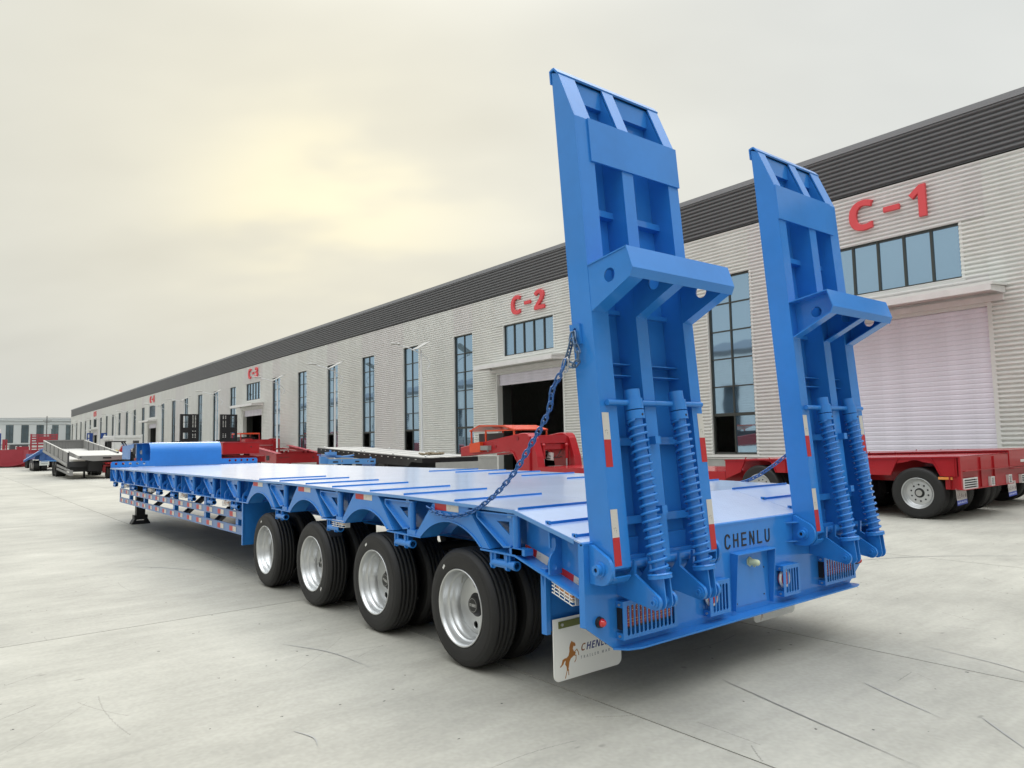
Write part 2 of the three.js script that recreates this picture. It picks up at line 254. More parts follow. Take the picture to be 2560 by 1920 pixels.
{
  const cl = [M.clad, M.cladB, M.cladC], R = rng(8);
  const Z0 = 24, Z1 = -199.8;
  const tall = [-15.5, -21.6, -33.8, -39.85, -45.9, -51.95, -58.05, -64.15, -76.75, -82.9, -89.15, -95.4, -101.6, -107.7, -120.1, -126.3, -132.5, -138.8, -145, -151.2, -157.5, -170.3, -176.6, -183, -189.4, -196.4, 4.5].map((z) => ({ k: 't', a: z - 1.95, b: z }));
  const doors = [[-12.35, -8.25, -13.1, -7.55], [-30.85, -26.75, -31.6, -26.05], [-73.45, -69.4, -74.45, -68.8], [-117, -113.1, -117.7, -112.3], [-167.1, -163.4, -168, -162.6]].map((d, i) => ({ k: 'd', n: i + 1, wa: d[0], wb: d[1], a: d[2], b: d[3] }));
  const ops = [...tall, ...doors].sort((p, q) => q.b - p.b);
  let z = Z0; const sheet = (a, b, y0, y1) => { if (b - a > 0.02 && y1 - y0 > 0.01) mesh('cladding_panel', corr(a, b, y0, y1, 0.135, 0.075), cl[(R() * 3) | 0], hall); };
  for (const o of ops) {
    sheet(o.b + 0.0, z, BASE, EAVE);
    if (o.k === 't') { sheet(o.a, o.b, 8.07, EAVE); sheet(o.a, o.b, BASE, 1.05); }
    else { sheet(o.a, o.b, 8.07, EAVE); sheet(o.a, o.b, 5.5, 6.36); sheet(o.a, o.wa, 6.36, 8.07); sheet(o.wb, o.b, 6.36, 8.07); }
    z = o.a;
  }
  sheet(Z1, z, BASE, EAVE);
  for (let a = Z0; a > Z1; a -= 30) mesh('parapet_cladding', corr(Math.max(a - 30, Z1), a, EAVE + 0.003, TOP, 0.15, 0.075, XB - 0.03), M.dark, hall);
  mesh('coping', box(XB - 0.13, XB + 0.4, TOP, TOP + 0.19, Z1 - 0.06, Z0), M.coping, hall);
  mesh('drip_flashing', [box(XB - 0.05, XB + 0.1, BASE - 0.03, BASE, Z1, -31.6), box(XB - 0.05, XB + 0.1, BASE - 0.03, BASE, -26.05, -13.1), box(XB - 0.05, XB + 0.1, BASE - 0.03, BASE, -7.55, Z0)], M.trim, hall);
  const pl = []; let c = Z0; for (const d of doors) { pl.push(box(XB - 0.02, XB + 0.22, 0, BASE - 0.03, d.b, c)); c = d.a; } pl.push(box(XB - 0.02, XB + 0.22, 0, BASE - 0.03, Z1, c)); mesh('plinth', pl, M.concrete, hall);
  mesh('end_wall', [box(XB - 0.03, 66, 0, TOP, Z1 - 0.05, Z1 - 0.002), box(XB, 66, 0, TOP, Z0, Z0 + 0.1), box(66, 66.2, 0, TOP, Z1, Z0)], M.cladC, hall);
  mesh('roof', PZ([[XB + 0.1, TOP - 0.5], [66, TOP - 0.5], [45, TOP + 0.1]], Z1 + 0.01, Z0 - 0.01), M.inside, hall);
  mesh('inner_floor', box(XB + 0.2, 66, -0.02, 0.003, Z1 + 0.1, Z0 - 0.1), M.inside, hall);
  // tall windows: two columns of panes, grey frame and a pale reveal
  const rows = [1.06, 2.59, 3.69, 4.785, 5.88, 6.975, 8.06];
  const paneW = 0.86, X = XB + 0.1;
  const frameG = (() => { const g = [box(0.02, 0.12, 1.05, 8.07, 0, 0.06), box(0.02, 0.12, 1.05, 8.07, 1.89, 1.95), box(0.04, 0.12, 1.05, 8.07, 0.945, 1.005), box(0.04, 0.12, 8.0, 8.07, 0.06, 1.89), box(0.04, 0.12, 1.05, 1.12, 0.06, 1.89)]; rows.slice(1, -1).forEach((y, i) => g.push(box(0.042, 0.12, y - (i ? 0.025 : 0.06), y + (i ? 0.025 : 0.06), 0.06, 0.945), box(0.042, 0.12, y - (i ? 0.025 : 0.06), y + (i ? 0.025 : 0.06), 1.005, 1.89))); return mergeGeometries(g.map(clean)); })();
  const trimG = mergeGeometries([box(-0.05, 0.02, 0.96, 8.16, -0.085, 0.0), box(-0.05, 0.02, 0.96, 8.16, 1.95, 2.035), box(-0.05, 0.02, 8.07, 8.16, 0, 1.95), box(-0.05, 0.02, 0.96, 1.05, 0, 1.95)].map(clean));
  const paneG = {}; const paneOf = (w, h) => paneG[w + '_' + h] || (paneG[w + '_' + h] = clean(box(0, 0.012, 0, h, 0, w)));
  tall.forEach((t) => {
    const w = part('tall_window', hall); w.position.set(0, 0, t.a + 90);
    const fr = new THREE.Mesh(frameG, M.frame); fr.name = 'frame'; w.add(fr); const tr = new THREE.Mesh(trimG, M.trim); tr.name = 'reveal'; w.add(tr);
    if (t.a < -125) { const g = mesh('glazing', [box(0.085, 0.097, 1.1, 8.04, 0.06, 0.945), box(0.085, 0.097, 1.1, 8.04, 1.005, 1.89)], M.glass, scene); scene.remove(g); g.name = 'glazing'; w.add(g); return; }
    const open = R() < 0.35 || t.b === -15.5;
    for (let c = 0; c < 2; c++) for (let r = 0; r < 6; r++) {
      const h = rows[r + 1] - rows[r] - 0.05; const p = new THREE.Mesh(paneOf(0.885, +h.toFixed(3)), M.glass); p.name = 'pane';
      p.position.set(0.085, rows[r] + 0.03, c ? 1.005 : 0.06);
      if (r === 0 && c === 0 && open) continue;                     // sliding door left open
      w.add(p);
    }
    for (const m of w.children) m.castShadow = m.receiveShadow = true;
  });
  // roller doors with canopies, strip windows and red bay letters
  doors.forEach((d) => {
    const w = part('strip_window', hall), fg = [], n = 5, W = d.wb - d.wa;
    for (let i = 0; i <= n; i++) { const zz = d.wa + W * i / n; fg.push(box(XB + 0.03, XB + 0.12, 6.4, 8.04, zz - 0.035, zz + 0.035)); }
    fg.push(box(XB + 0.032, XB + 0.12, 6.36, 6.42, d.wa + 0.04, d.wb - 0.04), box(XB + 0.032, XB + 0.12, 8.0, 8.07, d.wa + 0.04, d.wb - 0.04)); mesh('frame', fg, M.frame, w);
    mesh('reveal', [box(XB - 0.05, XB + 0.02, 6.27, 8.16, d.wa - 0.085, d.wa), box(XB - 0.05, XB + 0.02, 6.27, 8.16, d.wb, d.wb + 0.085), box(XB - 0.05, XB + 0.02, 8.07, 8.16, d.wa, d.wb), box(XB - 0.05, XB + 0.02, 6.27, 6.36, d.wa, d.wb)], M.trim, w);
    for (let i = 0; i < n; i++) mesh('pane', box(XB + 0.085, XB + 0.097, 6.42, 8.0, d.wa + W * i / n + 0.036, d.wa + W * (i + 1) / n - 0.036), M.glass, w);
    const cz0 = d.a - 0.55, cz1 = d.b + 0.45, cp = part('canopy', hall);
    mesh('canopy_deck', PZ([[XB - 1.2, 5.82], [XB - 0.03, 5.92], [XB - 0.03, 5.98], [XB - 1.2, 5.9]], cz0, cz1), M.trim, cp);
    mesh('fascia', [box(XB - 1.215, XB - 1.16, 5.66, 5.85, cz0 + 0.06, cz1 - 0.06), PZ([[XB - 1.16, 5.66], [XB - 0.03, 5.7], [XB - 0.03, 5.9], [XB - 1.16, 5.82]], cz1 - 0.1, cz1 - 0.06), PZ([[XB - 1.16, 5.66], [XB - 0.03, 5.7], [XB - 0.03, 5.9], [XB - 1.16, 5.82]], cz0 + 0.06, cz0 + 0.1)], M.cladB, cp);
    mesh('soffit_beam', box(XB - 0.14, XB - 0.034, 5.5, 5.68, cz0 + 0.1, cz1 - 0.1), M.cladB, cp);
    const dr = part('roller_door', hall);
    mesh('door_frame', [box(XB - 0.06, XB + 0.3, 0.002, 5.5, d.a - 0.02, d.a + 0.1), box(XB - 0.06, XB + 0.3, 0.002, 5.5, d.b - 0.1, d.b + 0.02), box(XB - 0.058, XB + 0.1, 5.4, 5.498, d.a + 0.1, d.b - 0.1)], M.trim, dr);
    if (d.n !== 1) mesh('door_jamb', [box(XB + 0.3, XB + 0.9, 0.002, 5.4, d.a - 0.2, d.a + 0.14)], M.frame, dr);
    const low = d.n === 1 ? 0.03 : 4.72, sl = PX([[0, 0], [0.02, 0.004], [0.02, 0.02], [0, 0.145]].map(([a, b]) => [a, b]), 0, 1);
    const slatG = clean(remap(ext([[0, 0], [-0.014, 0.012], [-0.02, 0.10], [-0.006, 0.148], [0.0, 0.148]], d.b - d.a - 0.24, null, 0), (a, b, q) => [a, b, q]));
    for (let y = 5.4 - 0.15; y > low; y -= 0.15) { const m = new THREE.Mesh(slatG, M.shutter); m.name = 'slat'; m.castShadow = m.receiveShadow = true; m.position.set(0.12, y, d.a + 0.12 + 90); dr.add(m); }
    const text = 'C-' + d.n, sg = part('bay_sign', hall);
    let cx = 0; const mid = (d.wa + d.wb) / 2 + (d.n === 1 ? 0.02 : 0.0);
    const gs = [...text].map((ch) => { const g = new TextGeometry(ch, { font, size: 1.0, depth: 0.11, curveSegments: 8, bevelEnabled: true, bevelThickness: 0.012, bevelSize: 0.012, bevelSegments: 1 }); g.computeBoundingBox(); return g; });
    const place = [[0, 0.72], [1.0, 0.55], [1.62, 0.72]];
    gs.forEach((g, i) => {
      const b = g.boundingBox, w0 = b.max.x - b.min.x, h0 = b.max.y - b.min.y, sy = i === 1 ? 1 : 1.02 / h0, want = i === 1 ? 0.5 : (text[i] === '1' ? 0.5 : 0.8);
      g.translate(-b.min.x, i === 1 ? -b.min.y : -b.min.y, 0); g.scale(want / w0, i === 1 ? 0.17 / h0 : sy, 1); g.translate([0, 1.13, 1.93][i] - 1.22, i === 1 ? 0.42 : 0, 0);
      g.rotateY(-Math.PI / 2); g.translate(XB - 0.06, 8.49, mid); mesh('letter', g, M.signRed, sg);
    });
  });
  // clutter inside the open bays, barely lit
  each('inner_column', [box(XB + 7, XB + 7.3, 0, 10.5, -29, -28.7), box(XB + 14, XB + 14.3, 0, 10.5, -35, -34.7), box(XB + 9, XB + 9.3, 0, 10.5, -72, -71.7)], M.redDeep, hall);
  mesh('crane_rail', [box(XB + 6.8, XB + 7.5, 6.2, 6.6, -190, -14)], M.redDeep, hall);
}

// solar street lamps in front of the hall
{
  const X = 22.5; let first = null; const lampAt = [-37.15, -49.3, -60.9, -78.5, -91.2, -102.7, -121.4, -134.7, -150, -165, -181];
  const where = ['nearest, left of the second bay door', 'second from the nearest, in front of a tall window', 'third from the nearest, right of the third bay door', 'left of the third bay door', 'fifth along the hall from the near end', 'sixth along the hall, right of the fourth bay door', 'seventh along the hall, left of the fourth bay door', 'eighth along the hall', 'ninth along the hall', 'tenth, by the fifth bay door', 'farthest one near the hall end'];
  lampAt.forEach((z, i) => {
    let t;
    if (!first) {
      t = first = thing('street_lamp', '', 'street lamp', [X, 0, z], 'solar street lamps along the hall');
      mesh('pole', [rod([X, 0, z], [X, 7.35, z], 0.085, 14, 0.055), rod([X, 0, z], [X, 0.06, z], 0.2, 12)], M.pole, t);
      mesh('arm', [new THREE.TubeGeometry(new THREE.CatmullRomCurve3([[X + 0.45, 6.2, z], [X + 0.62, 6.55, z], [X + 0.3, 6.95, z], [X, 7.1, z], [X - 0.8, 7.4, z], [X - 1.5, 7.55, z]].map((p) => new THREE.Vector3(...p))), 24, 0.03, 8)], M.pole, t);
      mesh('lamp_head', new THREE.SphereGeometry(0.5, 12, 8).scale(0.75, 0.12, 0.3).translate(X - 1.75, 7.6, z), M.greyLight, t);
      const pv = new THREE.BoxGeometry(1.15, 0.04, 0.75); pv.rotateZ(0.5); pv.translate(X + 0.05, 7.62, z); mesh('solar_panel', pv, M.greyLight, t);
    } else { t = first.clone(); t.name = numbered('street_lamp'); t.position.set(X, 0, z); scene.add(t); }
    t.userData = { label: 'white solar street lamp, ' + where[i], category: 'street lamp', group: 'solar street lamps along the hall' };
  });
}

// hall across the yard, seen only as a reflection in the windows
{
  const t = thing('opposite_building', 'grey ribbed hall across the yard, mirrored in the tall windows', 'factory building', [-22, 0, -60]);
  mesh('cladding_panel', corr(-200, 40, 0.6, 11.0, 0.26, 0.04, -22, 1), M.cladB, t); mesh('parapet_cladding', box(-22.1, -21.95, 11.0, 11.6, -200, 40), M.dark, t);
  mesh('roof', PZ([[-22.05, 11.5], [-22.05, 11.6], [-40, 15.2], [-58, 11.6], [-58, 11.5]], -200, 40), M.roof, t); mesh('back_wall', [box(-58, -57.9, 0, 11.5, -200, 40), box(-58, -22.1, 0, 11.5, -200, -199.9), box(-58, -22.1, 0, 11.5, 39.9, 40), box(-22.1, -21.97, 0, 0.6, -199.9, 39.9)], M.cladC, t);
  const g = []; for (let z = 30; z > -195; z -= 6.1) g.push(box(-21.99, -21.9, 1.1, 7.6, z, z + 1.9)); mesh('window', g, M.glassDark, t);
}

// pale factory beyond the far end of the yard
{
  const t = thing('far_factory', 'pale blue-grey factory with dark windows beyond the far end of the yard', 'factory building', [0, 0, -240]);
  const Z = -230; mesh('wall', [box(-140, 23.4, 3.6, 9.9, Z - 0.3, Z), box(23.4, 90, 3.6, 9.9, Z - 0.3, Z)], M.farWall, t); mesh('parapet', box(-140, 90, 9.9, 10.7, Z - 0.3, Z + 0.25), M.farWall, t);
  mesh('plinth', box(-140, 90, 0, 3.6, Z - 0.3, Z - 0.05), M.whiteDull, t); mesh('band', box(-140, 90, 3.5, 3.75, Z - 0.04, Z + 0.12), M.grey, t); mesh('ledge', box(-140, 90, 9.05, 9.2, Z + 0.001, Z + 0.1), M.farWall, t);
  mesh('roof', box(-140, 90, 10.4, 10.6, Z - 40, Z - 0.31), M.farWall, t); mesh('back_wall', box(-140, 90, 0, 10.4, Z - 40.3, Z - 40), M.farWall, t);
  for (let x = 12.94 - 3.36 * 30; x < 60; x += 3.36) { const w = part('window', t); mesh('frame', [box(x, x + 1.66, 4.1, 8.83, Z - 0.02, Z + 0.03), box(x + 0.78, x + 0.88, 4.1, 8.83, Z + 0.03, Z + 0.06), box(x, x + 1.66, 8.1, 8.2, Z + 0.031, Z + 0.06), box(x, x + 1.66, 6.2, 6.28, Z + 0.031, Z + 0.06)], M.frame, w); mesh('pane', [box(x + 0.06, x + 0.78, 4.15, 8.78, Z + 0.03, Z + 0.045), box(x + 0.88, x + 1.6, 4.15, 8.78, Z + 0.03, Z + 0.045)], M.farGlass, w); }
}
{ // utility pole and wires in front of it
  const t = thing('utility_pole', 'thin utility pole with crossarm and wires before the pale far factory', 'utility pole', [21.2, 0, -222]);
  mesh('pole', rod([21.2, 0, -222], [21.2, 10.9, -222], 0.16, 8, 0.1), M.wire, t); mesh('crossarm', [box(20.3, 22.3, 9.6, 9.72, -222.1, -222), box(20.7, 21.8, 9.1, 9.2, -222.1, -222)], M.wire, t);
  mesh('transformer', [rod([21.9, 7.6, -222], [21.9, 8.6, -222], 0.5, 12)], M.farWall, t); each('insulator', [rod([20.5, 9.7, -222], [20.5, 10.1, -222], 0.08, 8), rod([22.1, 9.7, -222], [22.1, 10.1, -222], 0.08, 8)], M.greyLight, t);
  for (const [y0, y1] of [[10.1, 9.9], [10.5, 10.2]]) mesh('wire', new THREE.TubeGeometry(new THREE.CatmullRomCurve3([[-60, y1, -222], [-10, y1 - 1.0, -222], [21.2, y0, -222], [50, y0 - 0.6, -222], [90, y0, -222]].map((p) => new THREE.Vector3(...p))), 40, 0.035, 5), M.wire, t);
}
// ---------------------------------------------------------------- the blue low-bed trailer
const XL = 3.08, XR = 6.49, XC = (XL + XR) / 2, ZR = -3.207;
const DECK = [[-18.95, 1.28], [-10, 1.285], [-8.1, 1.285], [-6.35, 1.264], [-5.35, 1.257], [-4.38, 1.238], [-3.89, 1.229]];
const deckY = (z) => { for (let i = 1; i < DECK.length; i++) if (z <= DECK[i][0]) { const [a, b] = [DECK[i - 1], DECK[i]]; return mix(a[1], b[1], (z - a[0]) / (b[0] - a[0])); } return mix(1.229, 1.062, (z + 3.89) / (ZR + 3.89)); };
const botY = (z) => 0.985 - (z + 9.5) * 0.0109;
const T = thing('lowbed_trailer', 'bright blue low-bed trailer with four axles and two raised spring-assisted loading ramps', 'trailer', [XC, 0, -11]);
const mirX = (x) => 2 * XC - x;

// --- deck
{
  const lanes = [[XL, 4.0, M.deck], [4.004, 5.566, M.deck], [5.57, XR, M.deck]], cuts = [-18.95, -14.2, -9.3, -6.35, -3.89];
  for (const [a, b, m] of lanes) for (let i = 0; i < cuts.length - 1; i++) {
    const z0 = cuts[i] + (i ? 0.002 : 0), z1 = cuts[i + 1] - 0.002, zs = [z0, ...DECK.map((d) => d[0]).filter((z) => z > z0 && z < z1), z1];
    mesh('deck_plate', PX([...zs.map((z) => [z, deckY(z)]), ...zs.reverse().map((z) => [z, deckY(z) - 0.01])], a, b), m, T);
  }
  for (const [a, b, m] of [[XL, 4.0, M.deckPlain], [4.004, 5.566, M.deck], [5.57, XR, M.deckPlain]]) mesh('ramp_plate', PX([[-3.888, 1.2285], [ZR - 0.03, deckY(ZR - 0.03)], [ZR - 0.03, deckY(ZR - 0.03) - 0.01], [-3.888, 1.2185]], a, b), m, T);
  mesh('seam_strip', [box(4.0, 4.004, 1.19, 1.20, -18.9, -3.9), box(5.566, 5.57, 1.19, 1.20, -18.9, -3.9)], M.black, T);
  const cz = [-3.88, -4.66, -5.44, -6.06, -6.88, -7.56, -8.33, -9.02];
  for (const z of cz) for (const s of [0, 1]) { const x0 = s ? mirX(3.99) : 3.11, x1 = s ? mirX(3.11) : 3.99, y = deckY(z); mesh('cleat', [box(x0, x1, y, y + 0.015, z - 0.005, z + 0.005)], M.blue, T); }
  for (const z of [-3.575, -3.325]) for (const s of [0, 1]) { const x0 = s ? mirX(3.99) : 3.11, x1 = s ? mirX(3.11) : 3.99, y = deckY(z); mesh('cleat', [box(x0, x1, y - 0.004, y + 0.016, z - 0.005, z + 0.005), box(x0, x0 + 0.012, y, y + 0.022, z - 0.025, z + 0.015)], M.blue, T); }
  for (const s of [0, 1]) {
    const x0 = s ? mirX(XL - 0.004) - 0.014 : XL - 0.004, zs = DECK.map((d) => d[0]);
    mesh('deck_edge', [PX([...zs.map((z) => [z, deckY(z) - 0.003]), ...zs.reverse().map((z) => [z, deckY(z) - 0.026])], x0, x0 + 0.014), PX([[-3.89, 1.226], [-3.3, deckY(-3.3) - 0.003], [-3.3, deckY(-3.3) - 0.03], [-3.89, 1.2]], x0, x0 + 0.014)], M.blueLight, T);
  }
}
// --- side panels with wheel arches, one set per side
const ARC = [-4.71, -6.11, -7.51, -8.93], WHEELS = [-4.64, -6.04, -7.45, -8.86];
const tapeQ = (x, z0, y0, z1, y1, z2, y2, z3, y3, p) => mesh('reflective_tape', quad([x, y0, z0], [x, y1, z1], [x, y2, z2], [x, y3, z3]), M.tape, p);
for (const s of [0, 1]) {
  const X = (x) => (s ? mirX(x) : x), px = (pts, a, b, h, bv) => PX(pts, Math.min(X(a), X(b)), Math.max(X(a), X(b)), h, bv), bx = (a, b, ...r) => box(Math.min(X(a), X(b)), Math.max(X(a), X(b)), ...r);
  ARC.forEach((zc, i) => {
    const yb = botY(zc), top = deckY(zc) - 0.027, R = 0.645, cy = yb + 0.153 - R, a = Math.asin(0.417 / R) / RAD;
    const arc = arcPts(zc, cy, R, 90 + a, 90 - a, 14);
    mesh('arch_panel', px([[zc - 0.52, yb], ...arc, [zc + 0.52, yb], [zc + 0.25, top], [zc - 0.23, top]], 3.088, 3.098), M.blue, T);
    const outer = arcPts(zc, cy, R + 0.012, 90 + a, 90 - a, 14);
    mesh('arch_flange', px([...arc, ...outer.reverse()], 3.08, 3.26), M.blue, T);
    const zn = i ? ARC[i - 1] - 0.417 : -3.9; mesh('bottom_flange', px([[zc + 0.417, botY(zc + 0.417)], [zn, botY(zn)], [zn, botY(zn) - 0.012], [zc + 0.417, botY(zc + 0.417) - 0.012]], 3.08, 3.38), M.blue, T);
    for (const e of [-1, 1]) mesh('gusset', px([[zc + e * 0.52, yb + 0.002], [zc + e * 0.24, top], [zc + e * 0.24 + 0.008, top], [zc + e * 0.52 + 0.008, yb + 0.002]], 3.098, 3.26), M.blue, T);
    if (!s) { const l = i === 3 ? -9.17 : zc - 0.2, w = 0.335, t = deckY(zc) - 0.024; tapeQ(3.0865, l, t - 0.052, l + w, t - 0.055, l + w, t - 0.004, l, t - 0.002, T); }
  });
  mesh('web_plate', px([[-9.5, botY(-9.5)], ...ARC.slice().reverse().flatMap((zc) => { const yb = botY(zc), R = 0.645, cy = yb + 0.153 - R, a = Math.asin(0.417 / R) / RAD; return arcPts(zc, cy, R, 90 + a, 90 - a, 10); }), [-3.9, botY(-3.9)], [-3.9, 1.215], [-9.5, 1.27]], 3.37, 3.378), M.blue, T);
  mesh('web_plate', px([[-18.93, 0.99], [-9.5, 0.99], [-9.5, 1.27], [-18.93, 1.268]], 3.36, 3.368), M.blue, T);
  mesh('bottom_flange', bx(3.08, 3.38, 0.976, 0.988, -18.94, -9.35), M.blue, T);
  mesh('end_plate', bx(3.082, 3.5, 0.97, 1.266, -18.95, -18.94), M.blue, T);
  mesh('rear_web', px([[-3.9, 0.925], [ZR - 0.02, 0.725], [ZR - 0.02, 1.045], [-3.9, 1.215]], 3.2, 3.208), M.blue, T);
  mesh('rear_flange', px([[-3.9, botY(-3.9) + 0.001], [ZR - 0.021, 0.727], [ZR - 0.021, 0.714], [-3.9, botY(-3.9) - 0.012]], 3.08, 3.24), M.blue, T);
  each('pivot_block', [bx(3.085, 3.16, botY(-3.86) + 0.001, botY(-3.86) + 0.045, -3.93, -3.79), bx(3.10, 3.13, 1.195, 1.226, -3.99, -3.92)], M.blue, T);
  // hook plates: slim plates with a scooped edge and a lashing eye
  const hook = (z, y0, y1) => { const H = y1 - y0, w = 3.2, P = [[w, y0], [3.09, y0], [3.09, y0 + H * 0.3], [3.105, y0 + H * 0.42], [3.135, y0 + H * 0.52], [3.15, y0 + H * 0.64], [3.145, y0 + H * 0.8], [3.125, y0 + H * 0.84], [3.113, y0 + H * 0.78], [3.113, y0 + H * 0.6], [3.098, y0 + H * 0.6], [3.095, y1], [w, y1]]; mesh('hook_plate', PZ(P.map(([x, y]) => [X(x), y]), z - 0.006, z + 0.006, [{ x: X(3.135), y: y0 + H * 0.16, r: 0.02 }]), M.blue, T); };
  hook(-3.552, 0.833, 1.118);
  const hook2 = (z) => { const y0 = 0.99, y1 = 1.262, P = [[3.36, y0], [3.09, y0], [3.09, 1.05], [3.105, 1.09], [3.15, 1.13], [3.165, 1.17], [3.165, y1], [3.36, y1]]; mesh('hook_plate', PZ(P.map(([x, y]) => [X(x), y]), z - 0.006, z + 0.006, [{ x: X(3.135), y: 1.045, r: 0.024 }]), M.blue, T); };
  for (const z of [-10.35, -10.72, -11.4, -11.78, -12.5, -12.9, -13.62, -13.94, -14.66, -15.03, -15.75, -16.1, -17.0, -17.95, -9.6]) hook2(z);
  for (const z of [-9.95 - 0.62, -12.7, -15.4, -16.9]) mesh('stiffener', bx(3.1, 3.36, 0.99, 1.26, z - 0.004, z + 0.004), M.blue, T);
  // fold-out outriggers lying flat against the side, with pipe sockets below
  const outrigger = (zt, dy, yb) => {
    const y1 = 1.19 + dy, o = part('outrigger', T);
    mesh('pivot_tube', rod([X(3.115), yb + 0.005, zt - 0.03], [X(3.115), y1, zt - 0.03], 0.028, 14), M.blue, o);
    mesh('top_arm', bx(3.085, 3.13, y1 - 0.006, y1 + 0.004, zt - 0.46, zt + 0.015), M.blue, o);
    mesh('brace', [PX([[zt - 0.458, y1 - 0.006], [zt - 0.458, y1 - 0.042], [zt - 0.14, yb + 0.035], [zt - 0.06, yb + 0.045], [zt - 0.06, yb + 0.057], [zt - 0.134, yb + 0.047], [zt - 0.446, y1 - 0.036], [zt - 0.446, y1 - 0.006]], Math.min(X(3.082), X(3.134)), Math.max(X(3.082), X(3.134)))], M.blue, o);
    mesh('triangle_plate', px([[zt - 0.446, y1 - 0.006], [zt - 0.446, y1 - 0.036], [zt - 0.134, yb + 0.047], [zt - 0.058, yb + 0.057], [zt - 0.058, y1 - 0.006]], 3.112, 3.12, [[[zt - 0.25, y1 - 0.055], [zt - 0.105, y1 - 0.052], [zt - 0.105, y1 - 0.145]]]), M.blue, o);
    mesh('stop_block', bx(3.09, 3.125, deckY(zt) - 0.06, deckY(zt) - 0.028, zt - 0.1, zt - 0.05), M.blueLight, o);
    mesh('pivot_cup', bx(3.085, 3.15, yb + 0.001, yb + 0.04, zt - 0.075, zt + 0.06), M.blue, o);
    const k = part('pipe_socket', T), yc = yb - 0.082;
    for (const zz of [zt - 0.29, zt - 0.125]) mesh('hanger_plate', PX([[zz - 0.035, yb - 0.013], [zz - 0.03, yc], ...arcPts(zz, yc, 0.042, 200, 340, 8), [zz + 0.035, yb - 0.013]].map(([a, b]) => [a, b]).slice(0), Math.min(X(3.10), X(3.11)), Math.max(X(3.10), X(3.11))).translate(0, 0, 0), M.blue, k);
    for (const zz of [zt - 0.29, zt - 0.115]) each('hanger', [PZ([[X(3.09), yb - 0.013], [X(3.085), yc - 0.035], [X(3.11), yc - 0.045], [X(3.15), yc - 0.02], [X(3.165), yb - 0.013]], zz - 0.005, zz + 0.005)], M.blue, k);
    mesh('pipe', [pipe([X(3.115), yc, zt - 0.285], [X(3.115), yc, zt - 0.035], 0.03, 0.023, 18), pipe([X(3.115), yc, zt - 0.06], [X(3.115), yc, zt - 0.03], 0.034, 0.023, 18)], M.blue, k);
    mesh('pipe_bore', rod([X(3.115), yc, zt - 0.27], [X(3.115), yc, zt - 0.1], 0.0225, 12), M.black, k);
  };
  [[-3.88, 0.0], [-5.27, 0.02], [-6.66, 0.035], [-8.1, 0.055]].forEach(([z, dy]) => outrigger(z, dy, botY(z)));
  for (const z of [-9.77, -10.88, -11.94, -13.06, -14.10, -15.19, -16.27, -17.37, -18.29]) outrigger(z, 0.06, 0.988);
  // dark skirt ahead of the first wheels, side guards with tape
  mesh('splash_shield', [bx(3.092, 3.8, 0.43, 0.972, -9.585, -9.575), bx(3.086, 3.1, 0.43, 0.972, -9.60, -9.56)], M.blue, T);
  const sg = part('side_guard', T);
  for (const [y0, y1] of [[0.747, 0.85], [0.548, 0.66]]) {
    mesh('rail', [bx(3.115, 3.135, y0, y1, -17.9, -13.3), bx(3.115, 3.135, y0, y1, -13.296, -9.66), bx(3.112, 3.12, y1 - 0.008, y1, -17.9, -9.66), bx(3.112, 3.12, y0, y0 + 0.008, -17.9, -9.66)], M.guard, sg);
    if (!s) for (let z = -17.82, k = 0; z < -9.9; z += 0.545, k++) { const yy = (y0 + y1) / 2; mesh('reflective_tape', quad([3.1115, yy - 0.033, z], [3.1115, yy - 0.033, z + 0.28], [3.1115, yy + 0.033, z + 0.28], [3.1115, yy + 0.033, z]), M.tape, sg); }
  }
  each('end_post', [bx(3.113, 3.136, 0.548, 0.85, -9.66, -9.62), bx(3.113, 3.136, 0.548, 0.85, -17.94, -17.9)], M.guard, sg);
  for (const z of [-17.0, -15.6, -13.3, -11.45, -9.95]) mesh('guard_post', bx(3.136, 3.2, 0.55, 0.975, z - 0.05, z + 0.05), M.blue, sg);
  for (const z of [-16.9, -15.3, -13.1, -11.3]) mesh('guard_brace', beam([X(3.22), 0.55, z], [X(4.0), 0.95, z - 0.9], 0.07, 0.07), M.black, sg);
  // side marker lamps in wire cages
  const cage = (z0, z1, y0, y1, tilt = 0) => {
    const c = part('side_lamp', T), f = [], d = 0.006, xo = 3.085, xi = 3.15, yy = (z, y) => y + (z - z0) * tilt;
    for (let i = 0; i < 4; i++) { const y = mix(y0, y1, i / 3); f.push(rod([X(xo), yy(z0, y), z0], [X(xo), yy(z1, y), z1], 0.0035, 6), rod([X(xo), yy(z0, y), z0], [X(xi), yy(z0, y), z0 - 0.01], 0.0035, 6), rod([X(xo), yy(z1, y), z1], [X(xi), yy(z1, y), z1 + 0.01], 0.0035, 6)); }
    for (let i = 0; i < 4; i++) { const z = mix(z0, z1, (i + 0.5) / 4); f.push(rod([X(xo), yy(z, y0), z], [X(xo), yy(z, y1), z], 0.0035, 6)); }
    mesh('cage', f, M.white, c); mesh('cage_plate', bx(3.1, 3.15, yy(z1, y0) , yy(z1, y1), z1 + 0.008, z1 + 0.012), M.white, c);
    mesh('lens', [beam([X(3.125), yy(z0, (y0 + y1) / 2 + 0.012), z0 + 0.02], [X(3.125), yy(z1, (y0 + y1) / 2 + 0.012), z1 - 0.02], 0.04, (y1 - y0) * 0.5)], s ? M.orangeLens : M.orangeLens, c);
    mesh('lamp_base', [beam([X(3.135), yy(z0, y0 + 0.02), z0 + 0.025], [X(3.135), yy(z1, y0 + 0.02), z1 - 0.025], 0.04, 0.02)], M.clearLens, c);
  };
